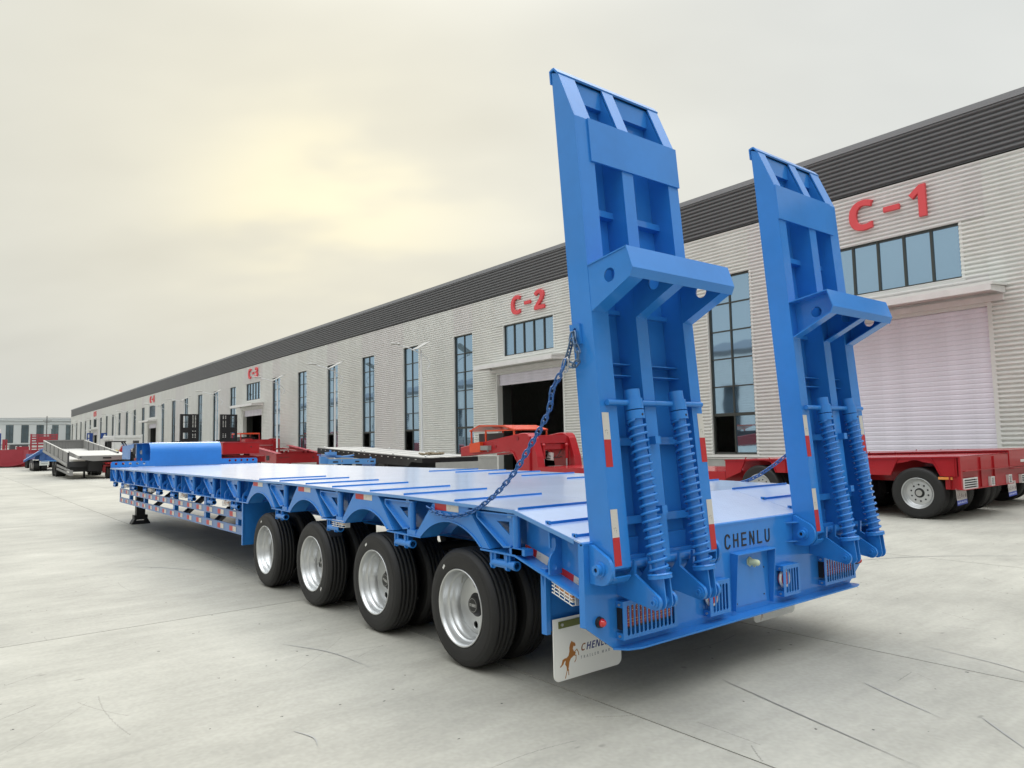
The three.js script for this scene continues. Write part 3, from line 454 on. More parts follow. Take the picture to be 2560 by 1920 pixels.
  cage(-3.52, -3.335, 0.73, 0.795, -0.3); for (const z of [-6.83, -10.45, -12.75, -15.05, -17.35]) cage(z, z + 0.26, 0.895, 0.955);
  // rear mudguard sheet and printed flap
  mesh('mudguard', [PZ([[X(3.1), 0.81], [X(3.15), 0.45], [X(3.8), 0.45], [X(3.8), 0.81]], -3.645, -3.635), PX([[-3.66, 0.86], [-3.61, 0.86], [-3.61, 0.44], [-3.66, 0.44]], Math.min(X(3.11), X(3.145)), Math.max(X(3.11), X(3.145)))], M.blue, T);
}
tapeQ(3.1985, -3.925, 0.940, -3.693, 0.8615, -3.673, 0.918, -3.917, 0.983, T); tapeQ(3.1985, -3.577, 0.812, -3.31, 0.735, -3.30, 0.795, -3.569, 0.872, T);
{
  const flapTex = canvasTex(630, 400, (x, w, h) => {
    x.fillStyle = '#efeee8'; x.fillRect(0, 0, w, h); x.fillStyle = '#a96a24'; x.strokeStyle = '#a96a24'; x.lineJoin = x.lineCap = 'round';
    const P = (pts) => { x.beginPath(); pts.forEach((p, i) => (i ? x.lineTo(...p) : x.moveTo(...p))); x.closePath(); x.fill(); };
    P([[160, 160], [172, 170], [190, 178], [196, 196], [184, 200], [176, 194], [170, 214], [180, 232], [196, 240], [190, 252], [170, 262], [150, 272], [136, 292], [130, 322], [122, 346], [112, 342], [110, 318], [98, 300], [104, 276], [92, 282], [80, 300], [60, 312], [50, 310], [66, 296], [76, 268], [96, 262], [112, 262], [130, 250], [138, 226], [138, 200], [146, 178]]);   // rearing horse
    x.lineWidth = 6; const Ls = (p) => { x.beginPath(); p.forEach((q, i) => (i ? x.lineTo(...q) : x.moveTo(...q))); x.stroke(); };
    Ls([[180, 238], [206, 222], [218, 242], [222, 262]]); Ls([[172, 254], [198, 260], [196, 286], [184, 300]]); Ls([[126, 338], [128, 372]]); Ls([[116, 338], [106, 366], [98, 388]]);
    x.font = 'bold italic 66px sans-serif'; x.textBaseline = 'alphabetic'; x.fillStyle = '#8a4f22'; x.fillText('C', 238, 242); x.fillStyle = '#202a72'; x.fillText('HENLU', 288, 242);
    x.fillStyle = '#3a3a44'; x.font = '25px sans-serif'; let cx = 240; for (const ch of 'TRAILER MAR') { x.fillText(ch, cx, 292); cx += ch === ' ' ? 16 : x.measureText(ch).width + 13; }
  });
  const fm = std(new THREE.Color(1, 1, 1), 0.5, 0, { map: flapTex });
  for (const x0 of [3.155, 5.40]) {
    const w = 0.63, y0 = 0.13, y1 = 0.53, r = 0.045, P = [[x0, y1], ...arcPts(x0 + r, y0 + r, r, 180, 270, 6), ...arcPts(x0 + w - r, y0 + r, r, 270, 360, 6), [x0 + w, y1]];
    const f = part('mud_flap', T), g = PZ(P, -3.606, -3.6); const q = clean(g), uv = q.attributes.uv, p = q.attributes.position; for (let i = 0; i < uv.count; i++) uv.setXY(i, (p.getX(i) - x0) / w, (p.getY(i) - y0) / (y1 - y0)); mesh('flap', keepUV(q), fm, f);
    mesh('clamp_strip', PZ([[x0 + 0.045, 0.51], [x0 + 0.585, 0.51], [x0 + 0.585, 0.466], [x0 + 0.045, 0.466]], -3.599, -3.594), M.olive, f);
    each('bolt', [0.07, 0.56].map((d) => rod([x0 + d, 0.49, -3.594], [x0 + d, 0.49, -3.584], 0.01, 8)), M.bolt, f);
  }
}
// --- underframe
each('main_beam', [4.2, 5.37].map((x) => [box(x - 0.1, x + 0.1, 1.20, 1.215, -18.9, -3.9), box(x - 0.008, x + 0.008, 0.75, 1.2, -18.9, -4.0), box(x - 0.1, x + 0.1, 0.735, 0.75, -18.9, -4.0)]), M.blue, T);
each('cross_member', Array.from({ length: 16 }, (_, i) => box(3.28, 6.29, 1.08, 1.2, -18.4 + i * 0.96, -18.34 + i * 0.96)), M.blue, T);
WHEELS.forEach((z) => { mesh('axle', [rod([3.3, 0.44, z], [6.27, 0.44, z], 0.07, 12)], M.black, T); each('leaf_spring', [4.2, 5.37].map((x) => [box(x - 0.05, x + 0.05, 0.5, 0.56, z - 0.5, z + 0.5), box(x - 0.05, x + 0.05, 0.56, 0.6, z - 0.3, z + 0.3), box(x - 0.06, x + 0.06, 0.55, 0.74, z + 0.6, z + 0.72)]), M.black, T); });
for (const x of [3.62, 5.95]) { const l = part('landing_leg', T), z = -18.4; mesh('leg_tube', [box(x - 0.09, x + 0.09, 0.14, 0.95, z - 0.09, z + 0.09)], M.black, l); mesh('leg_foot', [PZ([[x - 0.19, 0.002], [x + 0.19, 0.002], [x + 0.19, 0.025], [x + 0.13, 0.13], [x - 0.13, 0.13], [x - 0.19, 0.025]], z - 0.13, z + 0.13, [[[x - 0.11, 0.07], [x + 0.11, 0.07], [x + 0.1, 0.1], [x - 0.1, 0.1]]]), box(x - 0.14, x + 0.14, 0.13, 0.2, z - 0.11, z + 0.11)], M.black, l); }
for (const x of [3.62, 5.95]) mesh('leg_brace', beam([x, 0.5, -18.3], [x, 0.95, -17.2], 0.06, 0.06), M.black, T);

// --- wheels: deep dished outer rims, twin tyres
const capTex = canvasTex(128, 128, (x) => { x.fillStyle = '#0c0c0d'; x.fillRect(0, 0, 128, 128); x.strokeStyle = '#9c9c98'; x.lineWidth = 4; x.beginPath(); x.arc(64, 64, 55, 0, 7); x.stroke(); x.save(); x.translate(64, 64); x.rotate(Math.PI); x.fillStyle = '#dcdcd6'; x.font = 'bold 27px sans-serif'; x.textAlign = 'center'; x.textBaseline = 'middle'; x.save(); x.scale(0.8, 1.25); x.fillText('CHEN LU', 0, 0); x.restore(); x.restore(); });
const capMat = std(new THREE.Color(1, 1, 1), 0.35, 0, { map: capTex });
const lathe = (pts, seg) => { const g = new THREE.LatheGeometry(pts.map(([r, x]) => new THREE.Vector2(r, x)), seg); g.rotateZ(-Math.PI / 2); return g; };   // (radius, inward depth) round the x axis
function tyreGeo(w, R, rb, seg = 84) {
  const p = [[rb, 0.014], [rb + 0.008, 0.003], [rb + 0.03, -0.003], [rb + 0.05, -0.006], [rb + 0.054, -0.004], [rb + 0.058, -0.007], [R - 0.06, -0.006], [R - 0.056, -0.003], [R - 0.034, 0.004], [R - 0.03, 0.002], [R - 0.016, 0.016], [R - 0.005, 0.03], [R, 0.04]];
  const g = [0.24, 0.41, 0.59, 0.76]; for (const q of g) { const c = q * w; p.push([R + 0.001, c - 0.008], [R - 0.016, c - 0.006], [R - 0.016, c + 0.006], [R + 0.001, c + 0.008]); }
  p.push([R, w - 0.04], [R - 0.016, w - 0.016], [R - 0.05, w], [rb + 0.03, w + 0.003], [rb, w - 0.014]); return lathe(p, seg);
}
function makeWheel(R, w, rimR, style) {
  const g = new THREE.Group(); g.name = 'wheel';
  mesh('tyre', tyreGeo(w, R, rimR - 0.006), M.rubber, g);
  const tg = tyreGeo(w, R, rimR - 0.006, 60); tg.translate(w + 0.085, 0, 0); mesh('inner_tyre', tg, M.rubber, g);
  const k = rimR / 0.2875, dp = style === 'deep' ? 0.15 : 0.10;
  mesh('rim', [lathe([[0.2875 * k, 0.012], [0.291 * k, 0.0], [0.286 * k, -0.006], [0.277 * k, 0.0], [0.272 * k, 0.018], [0.266 * k, 0.028], [0.262 * k, 0.06], [0.252 * k, 0.066], [0.246 * k, 0.075], [0.243 * k, 0.102], [0.226 * k, 0.112], [0.219 * k, dp + 0.01], [0.212 * k, dp + 0.04]], 72), lathe([[0.27 * k, w - 0.02], [0.285 * k, w], [0.28 * k, w - 0.03], [0.24 * k, w - 0.06], [0.22 * k, dp + 0.05]], 48)], M.silver, g);
  const holes = []; const ha = style === 'deep' ? [95, 265, 5] : Array.from({ length: 10 }, (_, i) => 18 + i * 36); for (const q of ha) { const a = q * RAD; holes.push({ x: 0.155 * k * Math.cos(a), y: 0.155 * k * Math.sin(a), r: style === 'deep' ? 0.03 * k : 0.02 * k }); }
  const disc = new THREE.ExtrudeGeometry(shape2(arcPts(0, 0, 0.216 * k, 0, 360, 40).slice(0, -1), holes), { depth: 0.012, bevelEnabled: true, bevelThickness: 0.003, bevelSize: 0.003, bevelSegments: 1, curveSegments: 10 }); disc.rotateY(-Math.PI / 2); disc.translate(dp + 0.02, 0, 0); mesh('wheel_disc', disc, M.silver, g);
  mesh('brake_drum', rod([dp + 0.035, 0, 0], [dp + 0.3, 0, 0], 0.2 * k, 24), M.black, g);
  mesh('hub', [lathe([[0, -0.03 + dp], [0.06 * k, -0.03 + dp], [0.066 * k, -0.022 + dp], [0.07 * k, dp + 0.0], [0.09 * k, dp + 0.004], [0.095 * k, dp + 0.02]], 32)], M.black, g);
  const cap = keepUV(new THREE.CircleGeometry(0.058 * k, 28)); cap.rotateY(-Math.PI / 2); cap.translate(dp - 0.032, 0, 0); mesh('hub_cap', cap, style === 'deep' ? capMat : M.bolt, g);
  mesh('valve', rod([0.09, 0.16 * k, -0.1 * k], [0.11, 0.2 * k, -0.12 * k], 0.005, 6), M.bolt, g);
  if (style === 'deep') mesh('tyre_label', quad([-0.0085, 0.262, -0.21], [-0.0085, 0.292, -0.185], [-0.0085, 0.305, -0.2], [-0.0085, 0.275, -0.225]), M.whiteDull, g);
  return g;
}
const wheelA = makeWheel(0.442, 0.235, 0.2875, 'deep'), R9 = rng(44);
WHEELS.forEach((z, i) => { for (const s of [0, 1]) { const w = wheelA.clone(); w.position.set((s ? mirX(3.13) : 3.13) - XC, 0.442, z + 11); if (s) w.rotation.y = Math.PI; w.rotation.x = (s ? -1 : 1) * [0, 0.25, 2.9, 0.3][i]; T.add(w); } });
WHEELS.forEach((z, i) => { if (i === 1 || i === 2) mesh('tyre_sticker', (() => { const g = new THREE.CylinderGeometry(0.4455, 0.4455, 0.13, 10, 1, true, 0, 0.34); g.rotateZ(Math.PI / 2); g.rotateX(i === 1 ? -1.0 : -0.75); g.translate(3.13 + 0.14, 0.442, z); return g; })(), M.greyDark, T); });
// --- rear bumper wall
mesh('rear_plate', PZ([[3.07, 1.063], [3.07, 0.563], [3.31, 0.4], [6.26, 0.4], [6.5, 0.563], [6.5, 1.063]], ZR - 0.012, ZR), M.blue, T);
mesh('rear_top_strip', PX([[ZR - 0.03, deckY(ZR - 0.03)], [ZR + 0.003, 1.066], [ZR + 0.003, 1.05], [ZR - 0.03, 1.05]], 3.072, 6.498), M.blue, T);
each('side_cheek', [box(3.072, 3.082, 0.56, 1.06, ZR - 0.05, ZR - 0.013), box(6.488, 6.498, 0.56, 1.06, ZR - 0.05, ZR - 0.013)], M.blue, T);
mesh('bumper_lip', PY([[3.3, ZR], [3.36, ZR + 0.075], [3.45, ZR + 0.105], [6.2, ZR + 0.105], [6.27, ZR + 0.085], [6.27, ZR]], 0.395, 0.406), M.blue, T);
{ // cut-through name; black bars stand in for the shade in its openings
  const st = 0.0135, bar = (a, b) => { const dx = b[0] - a[0], dy = b[1] - a[1], L = Math.hypot(dx, dy), g = new THREE.BoxGeometry(L, st, 0.003); g.rotateZ(Math.atan2(dy, dx)); g.translate((a[0] + b[0]) / 2, (a[1] + b[1]) / 2, 0); return g; };
  const pl = (pts) => pts.slice(1).map((p, i) => bar(pts[i], p)), W = 0.058, H = 0.1;
  const C = [...arcPts(W / 2, H - 0.03, 0.028, 10, 180, 7), ...arcPts(W / 2, 0.03, 0.028, 180, 350, 7)];
  const U = [[0.004, H], [0.004, 0.03], ...arcPts(W / 2, 0.03, 0.025, 180, 360, 8), [W - 0.004, H]];
  const gl = { C: [C], H: [[[0.004, 0], [0.004, H]], [[W - 0.004, 0], [W - 0.004, H]], [[0.004, H * 0.52], [W - 0.004, H * 0.52]]], E: [[[0.004, 0], [0.004, H]], [[-0.002, H - 0.006], [W, H - 0.006]], [[0, H / 2], [W, H / 2]], [[-0.002, 0.006], [W, 0.006]]], N: [[[0.004, 0], [0.004, H]], [[W - 0.004, 0], [W - 0.004, H]], [[0.004, H], [W - 0.004, 0]]], L: [[[0.004, 0], [0.004, H]], [[-0.002, 0.006], [W, 0.006]]], U: [U] };
  const lt = part('lettering', T); [...'CHENLU'].forEach((c, i) => mesh('letter', gl[c].flatMap(pl).map((g, k) => g.translate(4.492 + i * 0.1025, 0.882, ZR + 0.0017 + k * 0.00012)), M.black, lt));
}
{ // plate bay with its little hood and plug
  const p = part('plate_bay', T);
  mesh('hood', PX([[ZR + 0.001, 0.848], [ZR + 0.07, 0.842], [ZR + 0.07, 0.836], [ZR + 0.001, 0.842]], 4.545, 5.035), M.blue, p);
  for (const x of [4.545, 5.028]) mesh('cheek', PX([[ZR + 0.001, 0.841], [ZR + 0.068, 0.836], [ZR + 0.032, 0.434], [ZR + 0.001, 0.434]], x, x + 0.007), M.blue, p);
  mesh('back_panel', PZ([[4.575, 0.825], [4.955, 0.825], [4.98, 0.455], [4.56, 0.455]], ZR + 0.001, ZR + 0.004), M.blue, p);
  each('screw', [[4.6, 0.475], [4.95, 0.5], [4.96, 0.70]].map(([x, y]) => rod([x, y, ZR + 0.004], [x, y, ZR + 0.007], 0.006, 8)), M.black, p);
  const k = part('socket', p); k.name = 'plug_socket';
  mesh('plug_socket_body', [rod([4.775, 0.762, ZR + 0.004], [4.775, 0.762, ZR + 0.012], 0.036, 6), rod([4.775, 0.762, ZR + 0.01], [4.79, 0.757, ZR + 0.06], 0.026, 20, 0.024), new THREE.SphereGeometry(0.024, 16, 10).translate(4.79, 0.757, ZR + 0.06), rod([4.785, 0.735, ZR + 0.03], [4.79, 0.728, ZR + 0.045], 0.008, 8)], M.cream, p); p.remove(k);
}
const lampTex = canvasTex(256, 96, (x, w, h) => { const R = rng(21); x.fillStyle = '#8e1f1b'; x.fillRect(0, 0, w, h); for (let i = 0; i < 900; i++) { const yy = R() * h, t = yy < h * 0.5; x.fillStyle = t ? ['#b89a84', '#7a3026', '#d8c8b8', '#9c5a44'][(R() * 4) | 0] : ['#a3231d', '#7a1512', '#c03a30'][(R() * 3) | 0]; x.fillRect(R() * w, yy, 3 + R() * 4, 3); } x.fillStyle = '#e8dfd0'; x.fillRect(170, 20, 9, 30); x.fillRect(205, 24, 9, 30); x.fillStyle = '#e2a34a'; x.fillRect(0, 66, w, 2); x.fillRect(0, 78, w, 2); });
const lampMat = new THREE.MeshPhysicalMaterial({ color: 0xffffff, map: lampTex, roughness: 0.25, clearcoat: 1 });
function lampGuard(x0, x1, slots, big) {
  const p = part('tail_lamp', T), y0 = 0.457, y1 = 0.69, zf = ZR + 0.062, n = slots, hs = [], pit = (x1 - x0 - 0.05) / n;
  for (let i = 0; i < n; i++) { const c = x0 + 0.03 + pit * (i + 0.5), r = pit * 0.34; hs.push([...arcPts(c, y1 - 0.04, r, 0, 180, 6), ...arcPts(c, y0 + 0.035, r, 180, 360, 6)]); }
  mesh('guard_plate', [PZ([[x0, y0], [x1, y0], [x1, y1], [x0, y1]], zf - 0.005, zf, hs), box(x0, x1, y1 - 0.006, y1, ZR + 0.002, zf - 0.005), box(x0, x1, y0, y0 + 0.006, ZR + 0.002, zf - 0.005), box(x1 - 0.006, x1, y0 + 0.006, y1 - 0.006, ZR + 0.002, zf - 0.005), box(x0 + 0.001, x0 + 0.005, y1 - 0.04, y1 - 0.006, ZR + 0.001, zf - 0.005), box(x0 + 0.001, x0 + 0.005, y0 + 0.006, y0 + 0.04, ZR + 0.001, zf - 0.005)], M.blue, p);
  each('guard_bolt', [[x0, y0 + 0.02], [x0, y1 - 0.022]].map(([x, y]) => rod([x - 0.006, y, zf - 0.03], [x + 0.004, y, zf - 0.03], 0.008, 8)), M.bolt, p);
  if (big) { const g = PZ([[x0 + 0.02, 0.53], [x1 - 0.03, 0.53], [x1 - 0.03, 0.67], [x0 + 0.02, 0.67]], ZR + 0.002, zf - 0.016), q = clean(g), uv = q.attributes.uv, pp = q.attributes.position; for (let i = 0; i < uv.count; i++) uv.setXY(i, (pp.getX(i) - x0 - 0.02) / (x1 - x0 - 0.05), (pp.getY(i) - 0.53) / 0.14); mesh('lens', keepUV(q), lampMat, p); mesh('gasket', [box(x0 + 0.008, x0 + 0.02, 0.515, 0.682, ZR + 0.002, zf - 0.02), box(x0 + 0.02, x1 - 0.028, 0.515, 0.53, ZR + 0.002, zf - 0.02), box(x0 + 0.02, x1 - 0.028, 0.67, 0.682, ZR + 0.002, zf - 0.02)], M.black, p); }
  else { const c = x0 + 0.065, y = 0.585; mesh('bezel', new THREE.TorusGeometry(0.062, 0.011, 10, 28).translate(c, y, ZR + 0.03), M.whiteDull, p); mesh('lens', rod([c, y, ZR + 0.005], [c, y, ZR + 0.036], 0.055, 24), M.redLens, p); }
}
lampGuard(3.333, 3.85, 12, true); lampGuard(5.75, 6.262, 12, true); lampGuard(4.205, 4.44, 5, false); lampGuard(5.134, 5.37, 5, false);
for (const x of [3.184, 6.395]) { const p = part('marker_lamp', T); mesh('boot', rod([x, 0.583, ZR + 0.001], [x, 0.583, ZR + 0.026], 0.034, 22, 0.03), M.black, p); mesh('dome', new THREE.SphereGeometry(0.025, 20, 12).scale(1, 1, 1.15).translate(x, 0.583, ZR + 0.028), M.redLens, p); }
// hinge lugs and spring arms
const PIN = [0.917, -3.115];
const lug = (x0, x1) => [PX([[ZR + 0.001, 1.056], [ZR + 0.02, 1.056], ...arcPts(PIN[1], PIN[0], 0.095, 52, -90, 14), [ZR + 0.001, 0.822]], x0, x1)];
function hingeSet(x, r) {                     // x: left face of the ramp; r = 1 for the right-hand ramp
  const W = 1.005, a = x - 0.035, b = x + W + 0.008;
  for (const [l, out] of [[a, -1], [b, 1]]) {
    const p = part('hinge_lug', T); mesh('lug_plate', lug(l, l + 0.026), M.blue, p);
    const xo = out < 0 ? l : l + 0.026; mesh('pin_boss', [rod([xo, PIN[0], PIN[1]], [xo + out * 0.012, PIN[0], PIN[1]], 0.046, 26), pipe([xo + out * 0.001, PIN[0], PIN[1]], [xo + out * 0.04, PIN[0], PIN[1]], 0.031, 0.014, 24)], M.blue, p); mesh('pin_bore', rod([xo + out * 0.013, PIN[0], PIN[1]], [xo + out * 0.03, PIN[0], PIN[1]], 0.0138, 14), M.black, p);
    const inner = (r && out < 0) || (!r && out > 0);
    if (inner) { const xa = out < 0 ? l : l + 0.026; each('lug_web', [1.0, 0.853].map((y) => PY([[xa, ZR + 0.001], [xa + out * 0.1, ZR + 0.001], [xa + out * 0.085, ZR + 0.02], [xa + out * 0.03, ZR + 0.052], [xa, ZR + 0.056]], y, y + 0.008)), M.blue, p); }
  }
  mesh('hinge_shaft', rod([x - 0.01, PIN[0], PIN[1]], [x + W + 0.01, PIN[0], PIN[1]], 0.03, 18), M.blue, T);
  for (const cx of [0.28, 0.71]) for (const o of [-0.082, 0.058]) {
    const xs = x + cx + o, p = part('spring_arm', T);
    mesh('arm_plate', PX([[ZR + 0.001, 0.725], ...arcPts(-2.905, 0.722, 0.047, 248, 418, 12), [-3.055, 0.868], [-3.05, 0.955], [-3.068, 0.955], [-3.075, 0.9], [-3.13, 0.83], [ZR + 0.001, 0.80]], xs, xs + 0.022), M.blue, p);
    const so = o < 0 ? xs : xs + 0.022, d = o < 0 ? -1 : 1; mesh('arm_boss', [rod([so, 0.722, -2.905], [so + d * 0.008, 0.722, -2.905], 0.034, 20), pipe([so + d * 0.001, 0.722, -2.905], [so + d * 0.016, 0.722, -2.905], 0.02, 0.01, 16)], M.blue, p);
  }
  for (const cx of [0.28, 0.71]) mesh('spring_pin', rod([x + cx - 0.07, 0.722, -2.905], [x + cx + 0.07, 0.722, -2.905], 0.026, 20), M.blue, T);
}
// --- the two loading ramps, standing up
class Coil extends THREE.Curve { constructor(c0, c1, r, n) { super(); this.a = c0; this.b = c1; this.r = r; this.n = n; const d = c1.clone().sub(c0).normalize(); this.u = new THREE.Vector3(1, 0, 0); this.v = new THREE.Vector3().crossVectors(d, this.u).normalize(); } getPoint(t, o = new THREE.Vector3()) { const a = t * this.n * 2 * Math.PI; return o.copy(this.a).lerp(this.b, t).addScaledVector(this.u, this.r * Math.cos(a)).addScaledVector(this.v, this.r * Math.sin(a)); } }
function makeRamp(flip) {
  const g = part('loading_ramp', T); OFF.set(g, [0, 0, 0]);
  const W = 1.005, F = 0.086, Bk = -0.1, TOPU = 3.295, CH = 2.89, X = (x) => (flip ? W - x : x);
  const bx = (a, b, ...r) => box(Math.min(X(a), X(b)), Math.max(X(a), X(b)), ...r), px = (pts, a, b, h, bv) => PX(pts, Math.min(X(a), X(b)), Math.max(X(a), X(b)), h, bv);
  const zy = (u, w) => [w, u];                 // PX wants (z, y) = (w, u)
  const side = [[Bk, -0.01], ...arcPts(-0.006, 0.0, 0.1, 200, 330, 10).map(([a, b]) => [a, b]), [F, 0.0], [F, CH], [-0.03, TOPU - 0.055], [Bk + 0.006, TOPU - 0.02]];
  for (const [x0, x1] of [[0, 0.01], [W - 0.01, W]]) mesh('side_plate', px(side, x0, x1), M.blue, g);
  for (const [x0, x1] of [[0.01, 0.15], [0.41, 0.52], [0.895, W - 0.01]]) {
    const wrap = arcPts(-0.006, 0.0, 0.1, 328, 215, 10);
    mesh('front_flange', [px([[F - 0.011, 0.0], [F + 0.0005, 0.0], [F + 0.0005, CH], [F - 0.011, CH - 0.006]], x0, x1), px([[F + 0.0005, CH], [-0.03, TOPU - 0.055], [-0.04, TOPU - 0.06], [F - 0.011, CH - 0.006]], x0, x1), px([...wrap, ...arcPts(-0.006, 0, 0.089, 215, 328, 10)], x0, x1)], M.blue, g);
  }
  for (const [x0, x1] of [[0.142, 0.15], [0.41, 0.418], [0.512, 0.52], [0.895, 0.903]]) mesh('rib', px([[Bk + 0.01, 0.02], [F - 0.012, 0.02], [F - 0.012, CH - 0.01], [-0.045, TOPU - 0.07], [Bk + 0.01, TOPU - 0.07]], x0, x1), M.blue, g);
  mesh('skin', bx(0.01, W - 0.01, 0.0, TOPU - 0.03, Bk, Bk + 0.009), M.blue, g);
  mesh('top_cap', px([[Bk - 0.008, TOPU - 0.1], [Bk - 0.008, TOPU - 0.006], [Bk + 0.02, TOPU + 0.002], [-0.06, TOPU], [-0.026, TOPU - 0.045], [-0.034, TOPU - 0.056], [-0.064, TOPU - 0.014], [Bk + 0.002, TOPU - 0.014], [Bk + 0.002, TOPU - 0.1]], -0.008, W + 0.008), M.blue, g);
  each('top_liner', [bx(0.15, 0.41, TOPU - 0.2, TOPU - 0.06, Bk + 0.0095, Bk + 0.05), bx(0.52, 0.895, TOPU - 0.2, TOPU - 0.06, Bk + 0.0095, Bk + 0.05)], M.blue, g);
  mesh('head_plate', bx(0.112, W + 0.004, 2.595, 2.893, F + 0.001, F + 0.013), M.blue, g);
  // cross bars between the ribs
  for (const [a, b] of [[0.15, 0.41], [0.52, 0.895]]) {
    mesh('cross_bar', [bx(a, b, 2.29, 2.335, Bk + 0.0095, Bk + 0.07)], M.blue, g);
    mesh('shelf_plate', [bx(a, b, 1.268, 1.275, Bk + 0.0095, 0.0)], M.blue, g); mesh('shelf_plate', [bx(a, b, 1.192, 1.199, Bk + 0.0095, 0.0)], M.blue, g);
    for (const u of [0.74, 0.24, 0.0]) mesh('cross_bar', [bx(a, b, u, u + 0.05, -0.035, -0.027), bx(a, b, u + 0.043, u + 0.05, Bk + 0.0095, -0.035)], M.blue, g);
    mesh('cross_bar', [bx(a, b, 1.62, 1.65, Bk + 0.0095, Bk + 0.05)], M.blue, g);
    mesh('weld_seam', bx(a + (b - a) * 0.55, a + (b - a) * 0.55 + 0.008, 0.3, 2.9, Bk + 0.0095, Bk + 0.016), M.blue, g);
  }
  for (const u of [0.735, 0.295]) mesh('bracket_loop', [bx(0.425, 0.475, u, u + 0.05, F + 0.045, F + 0.053), bx(0.425, 0.432, u, u + 0.05, F + 0.001, F + 0.045), bx(0.468, 0.475, u, u + 0.05, F + 0.001, F + 0.045)], M.blue, g);
  // step bracket: three drilled gussets under a folded plate
  const gus = [[F, 1.575], [F, 1.868], [0.415, 1.893], [0.447, 1.757], [0.424, 1.712]];
  for (const [x0, x1] of [[0.002, 0.125], [0.41, 0.505], [0.9, 1.0]]) {
    mesh('gusset', px(gus, x0, x0 + 0.01, [{ x: 0.262, y: 1.762, r: 0.044 }]), M.blue, g);
    mesh('gusset_flange', px([[F, 1.575], [0.424, 1.712], [0.424, 1.722], [F, 1.585]], x0 + 0.01, x1), M.blue, g);
  }
  mesh('step_plate', [px([[F + 0.001, 1.868], [0.415, 1.893], [0.42, 1.901], [F + 0.001, 1.876]], -0.004, W + 0.004), px([[0.413, 1.901], [0.421, 1.901], [0.456, 1.757], [0.428, 1.706], [0.421, 1.71], [0.447, 1.757]], -0.004, W + 0.004)], M.blue, g);
  // reflective strips, white above red
  const tape = (x0, u0) => { const a = X(x0), b = X(x0 + 0.06), z = F + 0.0022; mesh('reflective_tape', quad([Math.max(a, b), u0, z], [Math.max(a, b), u0 + 0.335, z], [Math.min(a, b), u0 + 0.335, z], [Math.min(a, b), u0, z]), M.tape, g); };
  for (const u of [0.605, 0.015]) { tape(0.01, u + (u < 0.3 ? 0 : 0)); tape(0.945, u); }
  // cross rod and two spring struts
  mesh('lift_rod', [rod([X(0.045), 1.0, 0.107], [X(0.975), 1.0, 0.107], 0.0185, 18), ...[0.16, 0.405, 0.485, 0.6, 0.86].map((x) => rod([X(x) - 0.002, 1.0, 0.107], [X(x) + 0.002, 1.0, 0.107], 0.0192, 18))], M.blue, g);
  for (const cx of [0.28, 0.71]) {
    const A = new THREE.Vector3(X(cx), -0.215, 0.2036), Bv = new THREE.Vector3(X(cx), 1.0, 0.112), d = Bv.clone().sub(A).normalize(), at = (t) => { const p = A.clone().addScaledVector(d, t); return [p.x, p.y, p.z]; };
    mesh('spring_tube', rod(at(0.13), at(1.12), 0.041, 26), M.blue, g);
    mesh('spring_coil', new THREE.TubeGeometry(new Coil(new THREE.Vector3(...at(0.165)), new THREE.Vector3(...at(1.105)), 0.0545, 19.6), 620, 0.0088, 8), M.blue, g);
    mesh('spring_seat', [rod(at(0.135), at(0.158), 0.074, 30), rod(at(0.158), at(0.166), 0.077, 30, 0.07)], M.blue, g);
    mesh('spring_collar', [rod(at(1.11), at(1.165), 0.059, 30), rod(at(1.172), at(1.24), 0.06, 12), rod(at(1.24), at(1.30), 0.05, 26)], M.blue, g);
    mesh('collar_hole', [-0.035, 0.0, 0.04].map((o) => { const p = at(1.137); return rod([p[0] + o, p[1], p[2] + Math.sqrt(0.0595 ** 2 - o * o) - 0.004], [p[0] + o, p[1], p[2] + Math.sqrt(0.0595 ** 2 - o * o) + 0.001], 0.008, 10); }).slice(1, 2), M.black, g);
    each('clevis', [-0.034, 0.024].map((o) => { const p = at(0), q = at(0.14); return PX([[p[2] - 0.045, p[1] - 0.005], ...arcPts(p[2], p[1], 0.045, 190, 350, 8), [q[2] + 0.05, q[1]], [q[2] - 0.05, q[1]]], X(cx) + o, X(cx) + o + 0.01); }), M.blue, g);
  }
  return g;
}
const TILT = 0.0795, RX = [3.15, 5.435];
hingeSet(RX[0], 0); hingeSet(RX[1], 1);
const rampL = makeRamp(false), rampR = makeRamp(true);
rampL.position.set(RX[0] - XC, PIN[0], -3.12 + 11); rampL.rotation.x = -TILT; rampR.position.set(RX[1] - XC, PIN[0], -3.108 + 11); rampR.rotation.x = -TILT + 0.006;
rampL.userData.label = 'left loading ramp, nearer the camera'; rampR.userData.label = 'right loading ramp, before the grey hall';
mesh('chain_lug', [PX([[-3.33, 2.3], [-3.345, 2.43], [-3.255, 2.43], [-3.24, 2.3]], 3.132, 3.149, [{ x: -3.297, y: 2.392, r: 0.014 }])], M.blue, T);
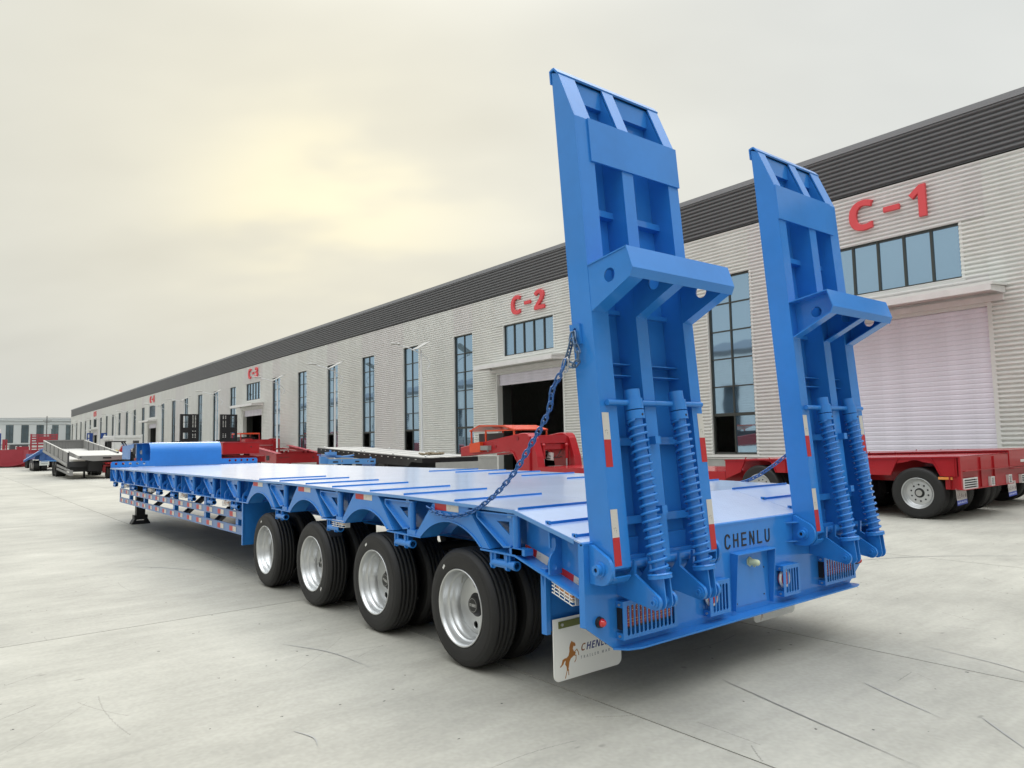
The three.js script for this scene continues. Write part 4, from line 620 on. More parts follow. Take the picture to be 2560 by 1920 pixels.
// --- safety chains
function chainPath(pts, mat, name = 'safety_chain', pitch = 0.05) {
  const c = part(name, T), cur = new THREE.CatmullRomCurve3(pts.map((p) => new THREE.Vector3(...p))), L = cur.getLength(), n = Math.round(L / pitch);
  const e = 0.019, w = 0.0145, st = []; for (let i = 0; i <= 8; i++) { const a = Math.PI * i / 8; st.push(new THREE.Vector3(w * Math.cos(a), e + w * Math.sin(a), 0)); } for (let i = 0; i <= 8; i++) { const a = Math.PI + Math.PI * i / 8; st.push(new THREE.Vector3(w * Math.cos(a), -e + w * Math.sin(a), 0)); }
  const lg = clean(new THREE.TubeGeometry(new THREE.CatmullRomCurve3(st, true), 40, 0.0062, 7, true));
  for (let i = 0; i < n; i++) {
    const p = cur.getPointAt((i + 0.5) / n), t = cur.getTangentAt((i + 0.5) / n), m = new THREE.Mesh(lg, mat); m.name = 'chain_link'; m.castShadow = m.receiveShadow = true;
    m.quaternion.setFromUnitVectors(new THREE.Vector3(0, 1, 0), t).multiply(new THREE.Quaternion().setFromAxisAngle(new THREE.Vector3(0, 1, 0), (i % 2) * Math.PI / 2 + 0.5)); m.position.set(p.x - XC, p.y, p.z + 11); c.add(m);
  }
  return c;
}
chainPath([[3.08, 2.2, -3.34], [3.07, 2.149, -3.352], [3.07, 2.08, -3.403], [3.065, 2.017, -3.447], [3.06, 1.904, -3.474], [3.06, 1.784, -3.562], [3.06, 1.666, -3.673], [3.06, 1.545, -3.787], [3.06, 1.449, -3.894], [3.06, 1.336, -4.055], [3.06, 1.266, -4.18], [3.06, 1.187, -4.365], [3.06, 1.145, -4.55], [3.06, 1.136, -4.703], [3.06, 1.152, -4.85], [3.07, 1.185, -4.99]], M.chainBlue);
chainPath([[3.12, 2.375, -3.29], [3.1, 2.30, -3.26], [3.1, 2.243, -3.238], [3.1, 2.18, -3.25], [3.1, 2.164, -3.28], [3.09, 2.18, -3.325]], M.chain);
chainPath([[3.12, 2.37, -3.30], [3.1, 2.29, -3.305], [3.09, 2.2, -3.335]], M.chain);
{ const k = new THREE.TubeGeometry(new THREE.CatmullRomCurve3([[3.085, 2.205, -3.34], [3.085, 2.21, -3.315], [3.085, 2.155, -3.318], [3.085, 2.125, -3.338], [3.085, 2.15, -3.36]].map((p) => new THREE.Vector3(...p)), true), 30, 0.0065, 8, true); mesh('shackle', k, M.galv, T); }
chainPath([[6.47, 1.80, -3.42], [6.46, 1.62, -3.70], [6.46, 1.499, -3.877], [6.46, 1.419, -3.99], [6.46, 1.355, -4.093], [6.46, 1.301, -4.187], [6.46, 1.25, -4.31], [6.5, 1.2, -4.5]], M.chainBlue);
// --- gooseneck seen over the front of the deck
{
  const zf = -18.95, hl = []; for (let i = 0; i < 5; i++) { hl.push({ x: 3.2 + i * 0.148, y: 1.37, r: 0.03 }); hl.push({ x: mirX(3.2 + i * 0.148), y: 1.37, r: 0.03 }); }
  mesh('bulkhead', PZ([[3.09, 1.285], [6.48, 1.285], [6.48, 1.39], [6.45, 1.42], [5.58, 1.425], [5.58, 1.45], [3.915, 1.45], [3.915, 1.425], [3.12, 1.42], [3.09, 1.39]], zf - 0.012, zf, hl), M.blue, T);
  const prof = [[zf + 0.002, 1.286], [zf + 0.002, 1.63], ...arcPts(zf - 0.22, 1.63, 0.222, 0, 90, 10), [-22.6, 1.853], [-22.6, 1.843], ...arcPts(zf - 0.22, 1.63, 0.212, 90, 0, 10), [zf - 0.008, 1.286]];
  mesh('neck_cover', PX(prof, 3.92, 5.57), M.blue, T);
  for (const [a, b] of [[4.26, 4.275], [5.22, 5.235]]) mesh('neck_beam', PX([[zf - 0.02, 1.27], [zf - 0.02, 1.6], [zf - 0.24, 1.835], [-22.4, 1.835], [-22.4, 1.36], [-20.2, 1.36], [-19.6, 1.0], [zf - 0.02, 0.95]], a, b), M.blue, T);
  for (const [a, b] of [[3.925, 3.935], [5.555, 5.565]]) mesh('neck_cheek', PX([[-22.4, 1.436], [-22.4, 1.80], [-20.9, 1.835], [-20.9, 1.75], [-21.3, 1.7], [-21.35, 1.436]], a, b), M.blue, T);
  each('neck_rib', [-20.55, -19.9].map((z) => PZ([[3.93, 1.36], [4.26, 1.36], [4.26, 1.835], [3.93, 1.835]], z, z + 0.008, [{ x: 4.06, y: 1.62, r: 0.06 }])), M.blue, T);
  each('neck_tape', [-21.2, -20.9, -20.4].map((z) => box(4.0, 4.02, 1.4, 1.47, z, z + 0.2)), M.redFar, T);
  mesh('neck_floor', box(3.95, 5.55, 1.34, 1.36, -22.4, -19.1), M.blue, T);
  mesh('weld_line', box(4.05, 4.056, 1.29, 1.63, zf + 0.002, zf + 0.0035), M.blue, T);
}
// ---------------------------------------------------------------- vehicles parked round the yard
const wheelB = makeWheel(0.51, 0.26, 0.305, 'truck');
function putWheel(t, x, y, z, side = 0, k = 1, spin = 0) { const w = wheelB.clone(), o = offOf(t); w.position.set(x - o[0], y - o[1], z - o[2]); if (side) w.rotation.y = Math.PI; w.rotation.x = spin; w.scale.setScalar(k); t.add(w); return w; }
const simpleTyre = (x0, x1, y, z, r) => [lathe([[r * 0.55, 0.02], [r * 0.62, 0], [r * 0.93, 0], [r, 0.04], [r, Math.abs(x1 - x0) - 0.04], [r * 0.93, Math.abs(x1 - x0)], [r * 0.62, Math.abs(x1 - x0)], [r * 0.55, Math.abs(x1 - x0) - 0.02]], 28).translate(Math.min(x0, x1), y, z)];
const glyph = { // stroke pictures of the printed characters
  '山': [[5, 1, 5, 9], [1, 4, 1, 9], [9, 4, 9, 9], [1, 9, 9, 9]], '东': [[1, 2, 9, 2], [4, 0, 2, 5], [2, 5, 9, 5], [5, 3.5, 5, 10], [3, 7, 1, 9], [7, 7, 9, 9]], '中': [[1, 3, 9, 3], [1, 3, 1, 6.5], [9, 3, 9, 6.5], [1, 6.5, 9, 6.5], [5, 0, 5, 10]], '运': [[4, 1, 9, 1], [3, 4, 10, 4], [6, 4, 4, 7], [4, 7, 9, 7], [1, 1, 2, 2], [0, 4, 2, 4], [2, 4, 1, 8], [1, 8, 9, 9.5]], '通': [[4, 1, 9, 1], [4, 3, 9, 3], [4, 3, 4, 8], [9, 3, 9, 8], [4, 5.5, 9, 5.5], [6.5, 2, 6.5, 8], [1, 1, 2, 2], [1, 4, 1, 8], [1, 8, 9, 9.5]] };
const cnFlap = canvasTex(160, 256, (x, w, h) => { x.fillStyle = '#b9b3b0'; x.fillRect(0, 0, w, h); x.fillStyle = '#2b3f9c'; x.fillRect(0, 180, w, 76); x.strokeStyle = '#4a3236'; x.lineWidth = 4; [...'山东中运通'].forEach((c, i) => { for (const s of glyph[c]) { x.beginPath(); x.moveTo(8 + i * 30 + s[0] * 2.5, 70 + s[1] * 9); x.lineTo(8 + i * 30 + s[2] * 2.5, 70 + s[3] * 9); x.stroke(); } }); x.strokeStyle = '#cfd4ea'; x.lineWidth = 3; for (let i = 0; i < 9; i++) for (const s of glyph['山东中运通'[i % 5]]) { x.beginPath(); x.moveTo(8 + i * 16.5 + s[0] * 1.3, 196 + s[1] * 4); x.lineTo(8 + i * 16.5 + s[2] * 1.3, 196 + s[3] * 4); x.stroke(); } x.fillStyle = '#7d5f62'; for (let i = 0; i < 8; i++) x.fillRect(12 + i * 18, 16, 12, 16); });
const cnMat = std(new THREE.Color(1, 1, 1), 0.5, 0, { map: cnFlap });
function slotLamp(x0, x1, y0, y1, z, n, p) {
  const l = part('tail_lamp', p), hs = []; for (let i = 0; i < n; i++) { const c = y0 + 0.02 + (y1 - y0 - 0.04) * (i + 0.5) / n, r = (y1 - y0) / n * 0.26; hs.push([[x0 + 0.025, c - r], [x1 - 0.025, c - r], [x1 - 0.025, c + r], [x0 + 0.025, c + r]]); }
  mesh('grille', PZ([[x0, y0], [x1, y0], [x1, y1], [x0, y1]], z + 0.055, z + 0.06, hs), M.white, l); mesh('lens', box(x0 + 0.02, x1 - 0.02, y0 + 0.015, y1 - 0.015, z + 0.001, z + 0.03), M.black, l); each('grille_side', [box(x0, x0 + 0.005, y0, y1, z + 0.001, z + 0.055), box(x1 - 0.005, x1, y0, y1, z + 0.001, z + 0.055)], M.white, l);
}
function lowbedRear(t, x0, x1, zr, zw, top, z1, mat) {     // rear frame with wheel arches, used by the red trailers
  const arches = zw, yb = top - 0.385, prof = [[zr, top]], low = [];
  arches.forEach((z) => { const c = z - 0.03; low.push([c + 0.47, yb], [c + 0.36, top - 0.145], ...arcPts(c, top - 0.42, 0.345, 65, 115, 6).map(([a, b]) => [a, b]), [c - 0.36, top - 0.145], [c - 0.47, yb]); });
  const outline = [[zr, top], [zr, yb], ...low, [z1, yb - 0.18], [z1, top - 0.1]];
  for (const s of [0, 1]) {
    const a = s ? x1 - 0.012 : x0, b = a + 0.012; mesh('side_panel', PX(outline, a, b), mat, t);
    mesh('side_flange', [PX([[zr, top + 0.006], [zr, top - 0.02], [z1, top - 0.12], [z1, top - 0.094]], s ? x1 - 0.1 : x0 - 0.03, s ? x1 + 0.03 : x0 + 0.1)], mat, t);
    arches.forEach((z) => { const e = 0.44; each('side_rib', [box(s ? x1 : x0 - 0.03, s ? x1 + 0.03 : x0, yb, top - 0.03, z + 0.69, z + 0.70), PX([[z + 0.44, yb], [z + 0.33, top - 0.14], [z + 0.27, top - 0.03], [z + 0.285, top - 0.03], [z + 0.345, top - 0.14], [z + 0.455, yb]], s ? x1 : x0 - 0.03, s ? x1 + 0.03 : x0), PX([[z - 0.50, yb], [z - 0.39, top - 0.14], [z - 0.33, top - 0.03], [z - 0.345, top - 0.03], [z - 0.405, top - 0.14], [z - 0.515, yb]], s ? x1 : x0 - 0.03, s ? x1 + 0.03 : x0)], mat, t); });
  }
  mesh('deck_plate', PX([[zr, top], [z1, top - 0.1], [z1, top - 0.11], [zr, top - 0.01]], x0 + 0.012, x1 - 0.012), mat, t);
  each('inner_beam', [box(x0 + 0.75, x0 + 0.8, 0.7, top - 0.12, z1, zr - 0.1), box(x1 - 0.8, x1 - 0.75, 0.7, top - 0.12, z1, zr - 0.1)], mat, t);
}
{ // red low-bed behind the right ramp, with the detachable gooseneck
  const x0 = 15.35, x1 = 18.06, zr = -5.591, t = thing('lowbed_trailer', 'glossy red low-bed trailer behind the right ramp, gooseneck carrying an orange engine canopy', 'trailer', [16.7, 0, -12]);
  const zw = [-6.35, -8.12, -9.9]; lowbedRear(t, x0, x1, zr, zw, 1.238, -10.85, M.red);
  mesh('rear_wall', [box(x0, x1, 0.6, 1.236, zr - 0.02, zr), box(x0, x0 + 0.1, 0.595, 1.24, zr, zr + 0.04), box(x0 + 0.02, x0 + 0.14, 0.6, 0.85, zr - 0.25, zr - 0.021)], M.red, t);
  mesh('rear_ledge', [box(x0 + 0.1, x1, 0.945, 0.957, zr, zr + 0.09), box(x0 + 0.02, x1, 0.592, 0.604, zr, zr + 0.08)], M.red, t); each('rear_post', [16.42, 17.15].map((x) => box(x, x + 0.03, 0.61, 1.2, zr, zr + 0.03)), M.red, t);
  slotLamp(15.42, 16.11, 0.595, 0.815, zr, 4, t); slotLamp(16.845, 17.025, 0.6, 0.79, zr, 4, t); slotLamp(17.85, 18.03, 0.59, 0.785, zr, 4, t);
  mesh('side_lamp', box(15.33, 15.36, 0.79, 0.84, -5.95, -5.7), M.orangeLens, t);
  for (const x of [14.99, 17.78]) { const f = part('mud_flap', t), q = quad([x + 0.02, 0.29, zr - 0.06], [x + 0.52, 0.31, zr - 0.06], [x + 0.5, 0.62, zr - 0.07], [x, 0.62, zr - 0.07]); q.translate(0.36, 0, 0); mesh('flap', q, cnMat, f); }
  mesh('mudguard', [box(15.3, 15.8, 0.61, 0.86, zr - 0.16, zr - 0.14)], M.redDeep, t);
  for (const z of zw) { putWheel(t, x0 - 0.03, 0.508, z, 0, 1, z); putWheel(t, x1 + 0.03, 0.508, z, 1, 1, z * 2); putWheel(t, x0 + 0.85, 0.508, z, 0, 1); mesh('axle', rod([x0 + 0.2, 0.5, z], [x1 - 0.2, 0.5, z], 0.07, 10), M.black, t); }
  // low bed and gooseneck
  each('low_bed', [box(x0, x1, 0.835, 0.852, -18.2, -10.86), box(x0, x0 + 0.02, 0.6, 0.835, -18.2, -10.86), box(x1 - 0.02, x1, 0.6, 0.835, -18.2, -10.86), box(x0 + 0.8, x0 + 0.85, 0.5, 0.835, -18.2, -10.86), box(x1 - 0.85, x1 - 0.8, 0.5, 0.835, -18.2, -10.86)], M.red, t);
  const arm = [[-22.55, 1.187], [-20.6, 1.3], [-20.1, 1.335], [-19.75, 1.38], [-19.5, 1.36], [-19.3, 1.2], [-19.18, 0.965], [-19.12, 0.62], [-18.49, 0.62], [-18.49, 1.87], [-18.58, 1.96], [-18.72, 1.99], [-18.92, 1.985], [-21.71, 1.645], [-22.55, 1.527]];
  const gn = part('gooseneck', t);
  for (const [a, b] of [[15.35, 15.76], [17.05, 17.47]]) { mesh('neck_arm', PX(arm, a, b, null, 0.02), M.red, gn); mesh('arm_plate', PX([[-19.75, 1.4], [-19.5, 1.42], [-19.3, 1.33], [-19.15, 1.1], [-19.19, 1.09], [-19.33, 1.28], [-19.52, 1.36], [-19.75, 1.35]], a - 0.04, a - 0.001), M.red, gn); }
  each('arm_foot', [PX([[-18.488, 0.6], [-18.488, 1.86], [-18.42, 1.8], [-18.2, 1.2], [-18.1, 0.6]], 17.1, 17.42), PX([[-18.488, 0.6], [-18.488, 1.86], [-18.42, 1.8], [-18.2, 1.2], [-18.1, 0.6]], 15.42, 15.72)], M.red, gn);
  mesh('cross_beam', [box(15.761, 17.049, 1.63, 1.905, -19.0, -18.5), box(15.761, 17.049, 1.42, 1.6, -18.75, -18.55)], M.red, gn);
  each('lift_cylinder', [15.93, 16.98].map((x) => [rod([x, 1.1, -18.44], [x, 1.56, -18.44], 0.06, 16), new THREE.SphereGeometry(0.075, 14, 10).translate(x, 1.55, -18.44)]), M.red, gn); each('cylinder_rod', [15.93, 16.98].map((x) => rod([x, 0.75, -18.44], [x, 1.1, -18.44], 0.03, 12)), M.galv, gn);
  each('hydraulic_hose', [[16.0, 1.35, 16.9, 1.15], [16.1, 1.1, 16.9, 1.4], [15.95, 1.2, 16.5, 1.25]].map(([a, b, c, d]) => new THREE.TubeGeometry(new THREE.CatmullRomCurve3([[a, b, -18.6], [(a + c) / 2, (b + d) / 2 - 0.12, -18.5], [c, d, -18.6]].map((p) => new THREE.Vector3(...p))), 14, 0.014, 6)), M.black, gn);
  each('seat_pad', [rod([16.35, 1.05, -18.6], [16.4, 1.3, -18.6], 0.13, 14, 0.1), box(16.4, 16.95, 0.72, 0.84, -18.8, -18.5)], M.greyLight, gn);
  each('pin_head', [-21.0, -20.35].map((z) => rod([15.33, 1.55, z], [15.352, 1.55, z], 0.05, 12)).concat([rod([15.33, 1.82, -19.1], [15.352, 1.82, -19.1], 0.07, 14)]), M.redDeep, gn);
  mesh('control_box', [PX([[-21.75, 1.33], [-21.75, 1.66], [-21.1, 1.72], [-21.1, 1.36]], 15.2, 15.349)], M.orange, gn); mesh('valve_bank', [box(15.18, 15.34, 1.42, 1.58, -21.05, -20.6), rod([15.26, 1.36, -20.7], [15.26, 1.44, -20.7], 0.03, 8)], M.grey, gn);
  const cn = part('engine_canopy', t);
  mesh('canopy_roof', [PX([[-21.95, 2.15], [-21.35, 2.33], [-19.95, 2.29], [-19.3, 2.13], [-19.3, 2.09], [-19.95, 2.24], [-21.35, 2.28], [-21.95, 2.1]], 15.36, 16.9)], M.orange, cn);
  each('canopy_post', [[15.38, -21.9], [15.38, -21.0], [15.38, -19.36], [16.85, -21.9], [16.85, -19.36]].map(([x, z]) => box(x, x + 0.05, 1.62, 2.14, z - 0.025, z + 0.025)).concat([box(15.38, 15.43, 2.085, 2.13, -21.0, -19.34)]), M.orange, cn);
  mesh('engine', [box(15.6, 16.6, 1.62, 2.02, -21.7, -20.2), rod([16, 1.9, -20.1], [16, 2.05, -19.8], 0.12, 12), box(15.55, 16.0, 1.65, 1.9, -20.1, -19.6)], M.greyDark, cn);
}
{ // its neighbour, cut by the right edge
  const x0 = 18.5, x1 = 21.2, zr = -5.75, t = thing('lowbed_trailer', 'second red low-bed trailer cut off by the right picture edge', 'trailer', [19.85, 0, -9]);
  lowbedRear(t, x0, x1, zr, [-6.6, -8.4], 1.29, -10.5, M.red);
  mesh('rear_wall', [box(x0, x1, 0.54, 1.285, zr - 0.02, zr), box(x0, x1, 0.885, 0.90, zr, zr + 0.12), box(x0 - 0.06, x1, 0.93, 0.945, zr, zr + 0.06), box(x0, x0 + 0.05, 0.95, 1.287, zr, zr + 0.05)], M.red, t); slotLamp(19.16, 19.85, 0.54, 0.735, zr, 4, t); mesh('plate', box(19.35, 19.85, 1.0, 1.06, zr + 0.001, zr + 0.01), M.white, t);
  for (const z of [-6.6, -8.4]) { putWheel(t, x0 + 0.05, 0.508, z, 0, 1); putWheel(t, x1 - 0.05, 0.508, z, 1, 1); }
  mesh('axle', [-6.6, -8.4].map((z) => rod([18.8, 0.5, z], [20.9, 0.5, z], 0.07, 10)), M.black, t);
}
{ // black flatbed standing nose-high beyond the deck
  const t = thing('flatbed_trailer', 'long black flatbed trailer with weathered boards, tilted, left of the red gooseneck', 'flatbed trailer', [14.6, 0, -24.1]);
  t.rotation.y = -5.4 * RAD; OFF.set(t, [0, 0, 0]);
  const s = 0.445 / 12.8, Y = (z) => 1.15 - z * s, L = 12.8, W = 2.5;
  mesh('main_frame', [PX([[0, Y(0) - 0.02], [0, Y(0) - 0.2], [-1.0, Y(-1) - 0.2], [-1.3, Y(-1.3) - 0.38], [-4.0, Y(-4) - 0.42], [-7, Y(-7) - 0.3], [-L, Y(-L) - 0.3], [-L, Y(-L) - 0.02]], 0, 0.08), PX([[0, Y(0) - 0.02], [0, Y(0) - 0.2], [-L, Y(-L) - 0.3], [-L, Y(-L) - 0.02]], W - 0.08, W), box(0.08, W - 0.08, Y(0) - 0.2, Y(0) - 0.02, -0.05, 0)], M.blackSteel, t);
  for (let i = 0; i < 10; i++) { const a = 0.02 + i * 0.246; mesh('deck_board', PX([[0.01, Y(0) + 0.012], [-L, Y(-L) + 0.012], [-L, Y(-L) - 0.018], [0.01, Y(0) - 0.018]], a, a + 0.24), i % 3 ? M.greyLight : M.grey, t); }
  each('wheel', [-4.2, -5.5].map((z) => simpleTyre(0.06, 0.3, 0.5, z, 0.5)).concat([-4.2, -5.5].map((z) => simpleTyre(W - 0.3, W - 0.06, 0.5, z, 0.5))), M.rubber, t);
  mesh('under_box', [box(0.1, W - 0.1, 0.55, 1.0, -7.4, -3.6), box(0.2, 0.6, 0.3, 0.9, -9.5, -9.2), box(1.9, 2.3, 0.0, 0.9, -10.5, -10.3), box(0.3, 0.45, 0.0, 0.9, -10.5, -10.35)], M.blackSteel, t);
  each('stake_pocket', Array.from({ length: 18 }, (_, i) => box(-0.02, 0.0, Y(-0.5 - i * 0.68) - 0.1, Y(-0.5 - i * 0.68) - 0.07, -0.62 - i * 0.68, -0.5 - i * 0.68)), M.greyLight, t);
  each('deck_lamp', [[0.3, -0.3], [2.2, -0.2], [0.1, -3.0], [2.3, -3.4], [2.3, -4.0], [0.15, -6.4], [0.15, -6.8], [2.3, -8.5], [0.12, -12]].map(([x, z]) => new THREE.SphereGeometry(0.045, 10, 8).translate(x, Y(z) + 0.05, z)), M.white, t);
  mesh('lashing_pile', Array.from({ length: 16 }, (_, i) => { const R = rng(70 + i); return new THREE.TorusGeometry(0.09, 0.03, 6, 12).rotateX(1.2 + R()).rotateY(R() * 3).translate(0.5 + R() * 1.3, Y(-1.6) + 0.05 + R() * 0.04, -1.5 - R() * 0.5); }), M.soil, t);
}
{ // light blue frames stacked just behind the deck
  const t = thing('steel_frame_stack', 'light blue steel frames stacked low between the red frame and black flatbed', 'steel frames', [9.8, 0, -20.6]);
  mesh('long_beam', [PZ([[9.12, 1.14], [10.68, 1.10], [10.68, 1.265], [9.12, 1.285]], -20.5, -20.42, [{ x: 9.55, y: 1.215, r: 0.03 }, { x: 10.42, y: 1.19, r: 0.03 }]), PZ([[8.93, 1.16], [9.2, 1.14], [9.2, 1.3], [8.93, 1.39]], -20.7, -20.6)], M.blueLight, t);
  mesh('beam_slot', [[9.25, 9.42, 1.2], [9.98, 10.12, 1.19], [10.5, 10.62, 1.18]].map(([a, b, y]) => box(a, b, y - 0.022, y + 0.022, -20.42, -20.416)), M.black, t);
  each('loose_bar', [beam([8.95, 1.36, -20.7], [9.95, 1.33, -20.9], 0.08, 0.04), beam([9.2, 1.40, -20.8], [10.0, 1.31, -20.6], 0.1, 0.03), beam([9.5, 1.33, -20.75], [10.2, 1.38, -21.0], 0.08, 0.04), beam([9.0, 1.42, -21.0], [9.7, 1.37, -20.8], 0.06, 0.03)], M.blueLight, t);
  mesh('block', [box(9.2, 9.48, 1.4, 1.50, -20.9, -20.65), rod([9.34, 1.5, -20.8], [9.34, 1.56, -20.8], 0.03, 8), new THREE.SphereGeometry(0.03, 8, 6).translate(10.55, 1.29, -20.5)], M.blueLight, t);
  each('trestle', [9.2, 10.6].map((x) => [box(x - 0.05, x + 0.05, 0, 1.1, -20.55, -20.4), box(x - 0.05, x + 0.05, 0, 1.1, -21.1, -20.95), box(x - 0.05, x + 0.05, 1.04, 1.1, -20.95, -20.55)]), M.blueDull, t);
}
{ // red frame trailer
  const x0 = 16.21, x1 = 19.14, z = -44, t = thing('trailer_frame', 'open red trailer frame on stands behind the blue deck', 'trailer frame', [17.7, 0, -46.5]);
  const top = (zz) => 1.26 + (z - zz) * 0.1;
  mesh('end_beam', [box(x0, x1, 0.66, 1.262, z - 0.05, z), box(x0, x1, 1.255, 1.27, z - 0.3, z + 0.02)], M.redDeep, t);
  for (const [a, b] of [[x0, x0 + 0.12], [x1 - 0.12, x1]]) { mesh('side_beam', PX([[z - 0.05, 0.66], [z - 0.05, 1.25], [-49.2, top(-49.2)], [-49.2, 0.8]], a, b), M.red, t); mesh('top_flange', PX([[z + 0.02, 1.272], [-49.2, top(-49.2) + 0.02], [-49.2, top(-49.2)], [z + 0.02, 1.256]], a === x0 ? a - 0.02 : a - 0.2, a === x0 ? b + 0.25 : b + 0.02), M.redFar, t); }
  mesh('cross_beam', [box(x0 + 0.12, x1 - 0.12, 1.5, 1.6, -49.2, -49.05), box(x0 + 0.12, x1 - 0.12, 1.2, 1.36, -45.1, -45.0), beam([17.9, 1.4, -45.1], [18.5, 1.6, -48.9], 0.15, 0.06)], M.redDeep, t);
  each('lug', [16.9, 17.2, 18.3, 18.6].map((x) => box(x, x + 0.12, 1.27, 1.45, -45.2, -45.0)), M.redDeep, t);
  each('side_opening', [-45.2, -46.1, -46.9, -47.7].map((q) => box(x0 - 0.01, x0 - 0.002, 0.85, 1.15, q - 0.55, q)), M.black, t); each('stand', [x0 + 0.1, x1 - 0.2].map((x) => [box(x, x + 0.12, 0, 0.66, z - 0.3, z - 0.15), box(x, x + 0.12, 0, 0.8, -49, -48.85)]), M.redDeep, t);
  each('end_slot', [box(16.35, 16.6, 1.0, 1.03, z, z + 0.012), box(16.7, 17.05, 1.03, 1.05, z, z + 0.012), rod([18.6, 0.98, z], [18.6, 0.98, z + 0.012], 0.05, 10)], M.black, t);
}
{ // red gooseneck box in front of the black ramps
  const t = thing('red_gooseneck', 'red box-section gooseneck seen over the right side of the blue neck cover', 'trailer neck', [11.5, 0, -37]);
  mesh('box_beam', [PX([[-36, 1.4], [-36, 1.93], [-39.5, 1.93], [-39.5, 1.3]], 10.63, 12.4)], M.red, t); mesh('top_plate', [box(10.6, 12.42, 1.931, 1.955, -39.6, -35.98), PZ([[10.95, 1.955], [12.0, 1.955], [11.9, 1.99], [11.05, 1.99]], -38.5, -37)], M.redFar, t);
  mesh('bottom_flange', box(10.6, 12.42, 1.385, 1.4, -39.5, -35.96), M.redFar, t); each('under_frame', [box(10.7, 12.9, 0.95, 1.25, -39, -36.6), beam([10.8, 1.38, -36.5], [12.6, 1.2, -36.6], 0.08, 0.08), box(12.1, 12.3, 0.0, 1.385, -37.4, -37.1), box(10.9, 11.1, 0.0, 1.385, -37.4, -37.1)], M.redDeep, t);
  mesh('bolt_hole', [rod([12.0, 1.72, -36], [12.0, 1.72, -35.99], 0.035, 10), rod([11.87, 1.72, -36], [11.87, 1.72, -35.99], 0.012, 8), rod([12.13, 1.72, -36], [12.13, 1.72, -35.99], 0.012, 8)], M.black, t);
}
{ // second gooseneck with canopy, farther off
  const t = thing('red_gooseneck', 'distant red gooseneck with low canopy before the third bay door', 'trailer neck', [21, 0, -62]);
  const arm = [[-66, 1.7], [-66, 2.05], [-62.6, 2.45], [-62.0, 2.4], [-62, 0.9], [-62.6, 0.9], [-62.8, 1.5]];
  for (const x of [20.2, 22.55]) mesh('neck_arm', PX(arm, x, x + 0.6), M.red, t); mesh('cross_beam', [box(20.8, 22.55, 1.9, 2.36, -62.6, -62.1), box(20.8, 22.55, 1.6, 1.8, -62.4, -62.2)], M.red, t); mesh('neck_plate', [PX([[-62, 1.0], [-62, 2.3], [-61.6, 1.9], [-61.5, 1.0]], 22.7, 23.0)], M.redDeep, t);
  mesh('canopy_roof', [box(19.95, 21.6, 2.82, 2.94, -65, -62.6)], M.orange, t); each('canopy_post', [[19.95, -62.65], [21.52, -62.65], [19.95, -64.95], [21.52, -64.95]].map(([x, z]) => box(x, x + 0.09, 2.1, 2.82, z - 0.04, z + 0.04)), M.red, t); mesh('engine', box(20.2, 21.4, 2.1, 2.6, -64.6, -63.2), M.greyDark, t); each('stand', [20.4, 22.8].map((x) => box(x, x + 0.2, 0, 0.95, -62.5, -62.2)), M.redDeep, t);
}
{ // black perforated ramps of a trailer behind the neck
  const t = thing('black_ramp_trailer', 'black trailer tail with two upright perforated ramps behind the blue neck cover', 'trailer', [12, 0, -43.3]);
  const ramp = (x0, flip) => {
    const p = part('ramp', t), z = -43, w = 0.95, y0 = 1.4, y1 = 3.63, hs = [], sx = flip ? 1 : 0, U = (u) => x0 + (sx ? (1 - u) : u) * w, Y = (v) => mix(y0, y1, v);
    const R4 = (a, b, c, d) => [[Math.min(U(a), U(b)), Y(c)], [Math.max(U(a), U(b)), Y(c)], [Math.max(U(a), U(b)), Y(d)], [Math.min(U(a), U(b)), Y(d)]];
    for (const [c, d] of [[0.38, 0.53], [0.66, 0.79], [0.80, 0.955]]) hs.push(R4(0.15, 0.42, c, d));
    for (const v of [0.41, 0.45, 0.49, 0.57, 0.68, 0.715, 0.75, 0.785, 0.82, 0.855, 0.89, 0.925, 0.955]) for (const u of [0.66, 0.80]) if (!(flip && (v === 0.57 || v === 0.855))) hs.push(R4(u, u + 0.07, v - 0.009, v + 0.009));
    mesh('ramp_plate', PZ([[x0, y0], [x0 + w, y0], [x0 + w - 0.0, y1], [x0, y1]], z - 0.06, z, hs), M.blackSteel, p); mesh('ramp_rib', [box(x0, x0 + 0.04, y0, y1, z - 0.2, z - 0.061), box(x0 + w - 0.04, x0 + w, y0, y1, z - 0.2, z - 0.061)], M.blackSteel, p); p.rotation.set(0, 0, 0);
  };
  ramp(10.41, false); ramp(12.57, true);
  each('rear_frame', [box(10.2, 13.7, 0.7, 1.4, -43.6, -43.0), box(10.25, 13.65, 0.9, 1.3, -50, -43.6), box(10.15, 10.4, 1.35, 2.1, -43.3, -43.1), box(12.4, 12.55, 1.35, 2.15, -43.3, -43.1)], M.blackSteel, t); each('wheel', [-45, -46.4, -47.8].map((z) => [simpleTyre(10.3, 10.6, 0.5, z, 0.5), simpleTyre(13.3, 13.6, 0.5, z, 0.5)]).flat(), M.rubber, t);
}
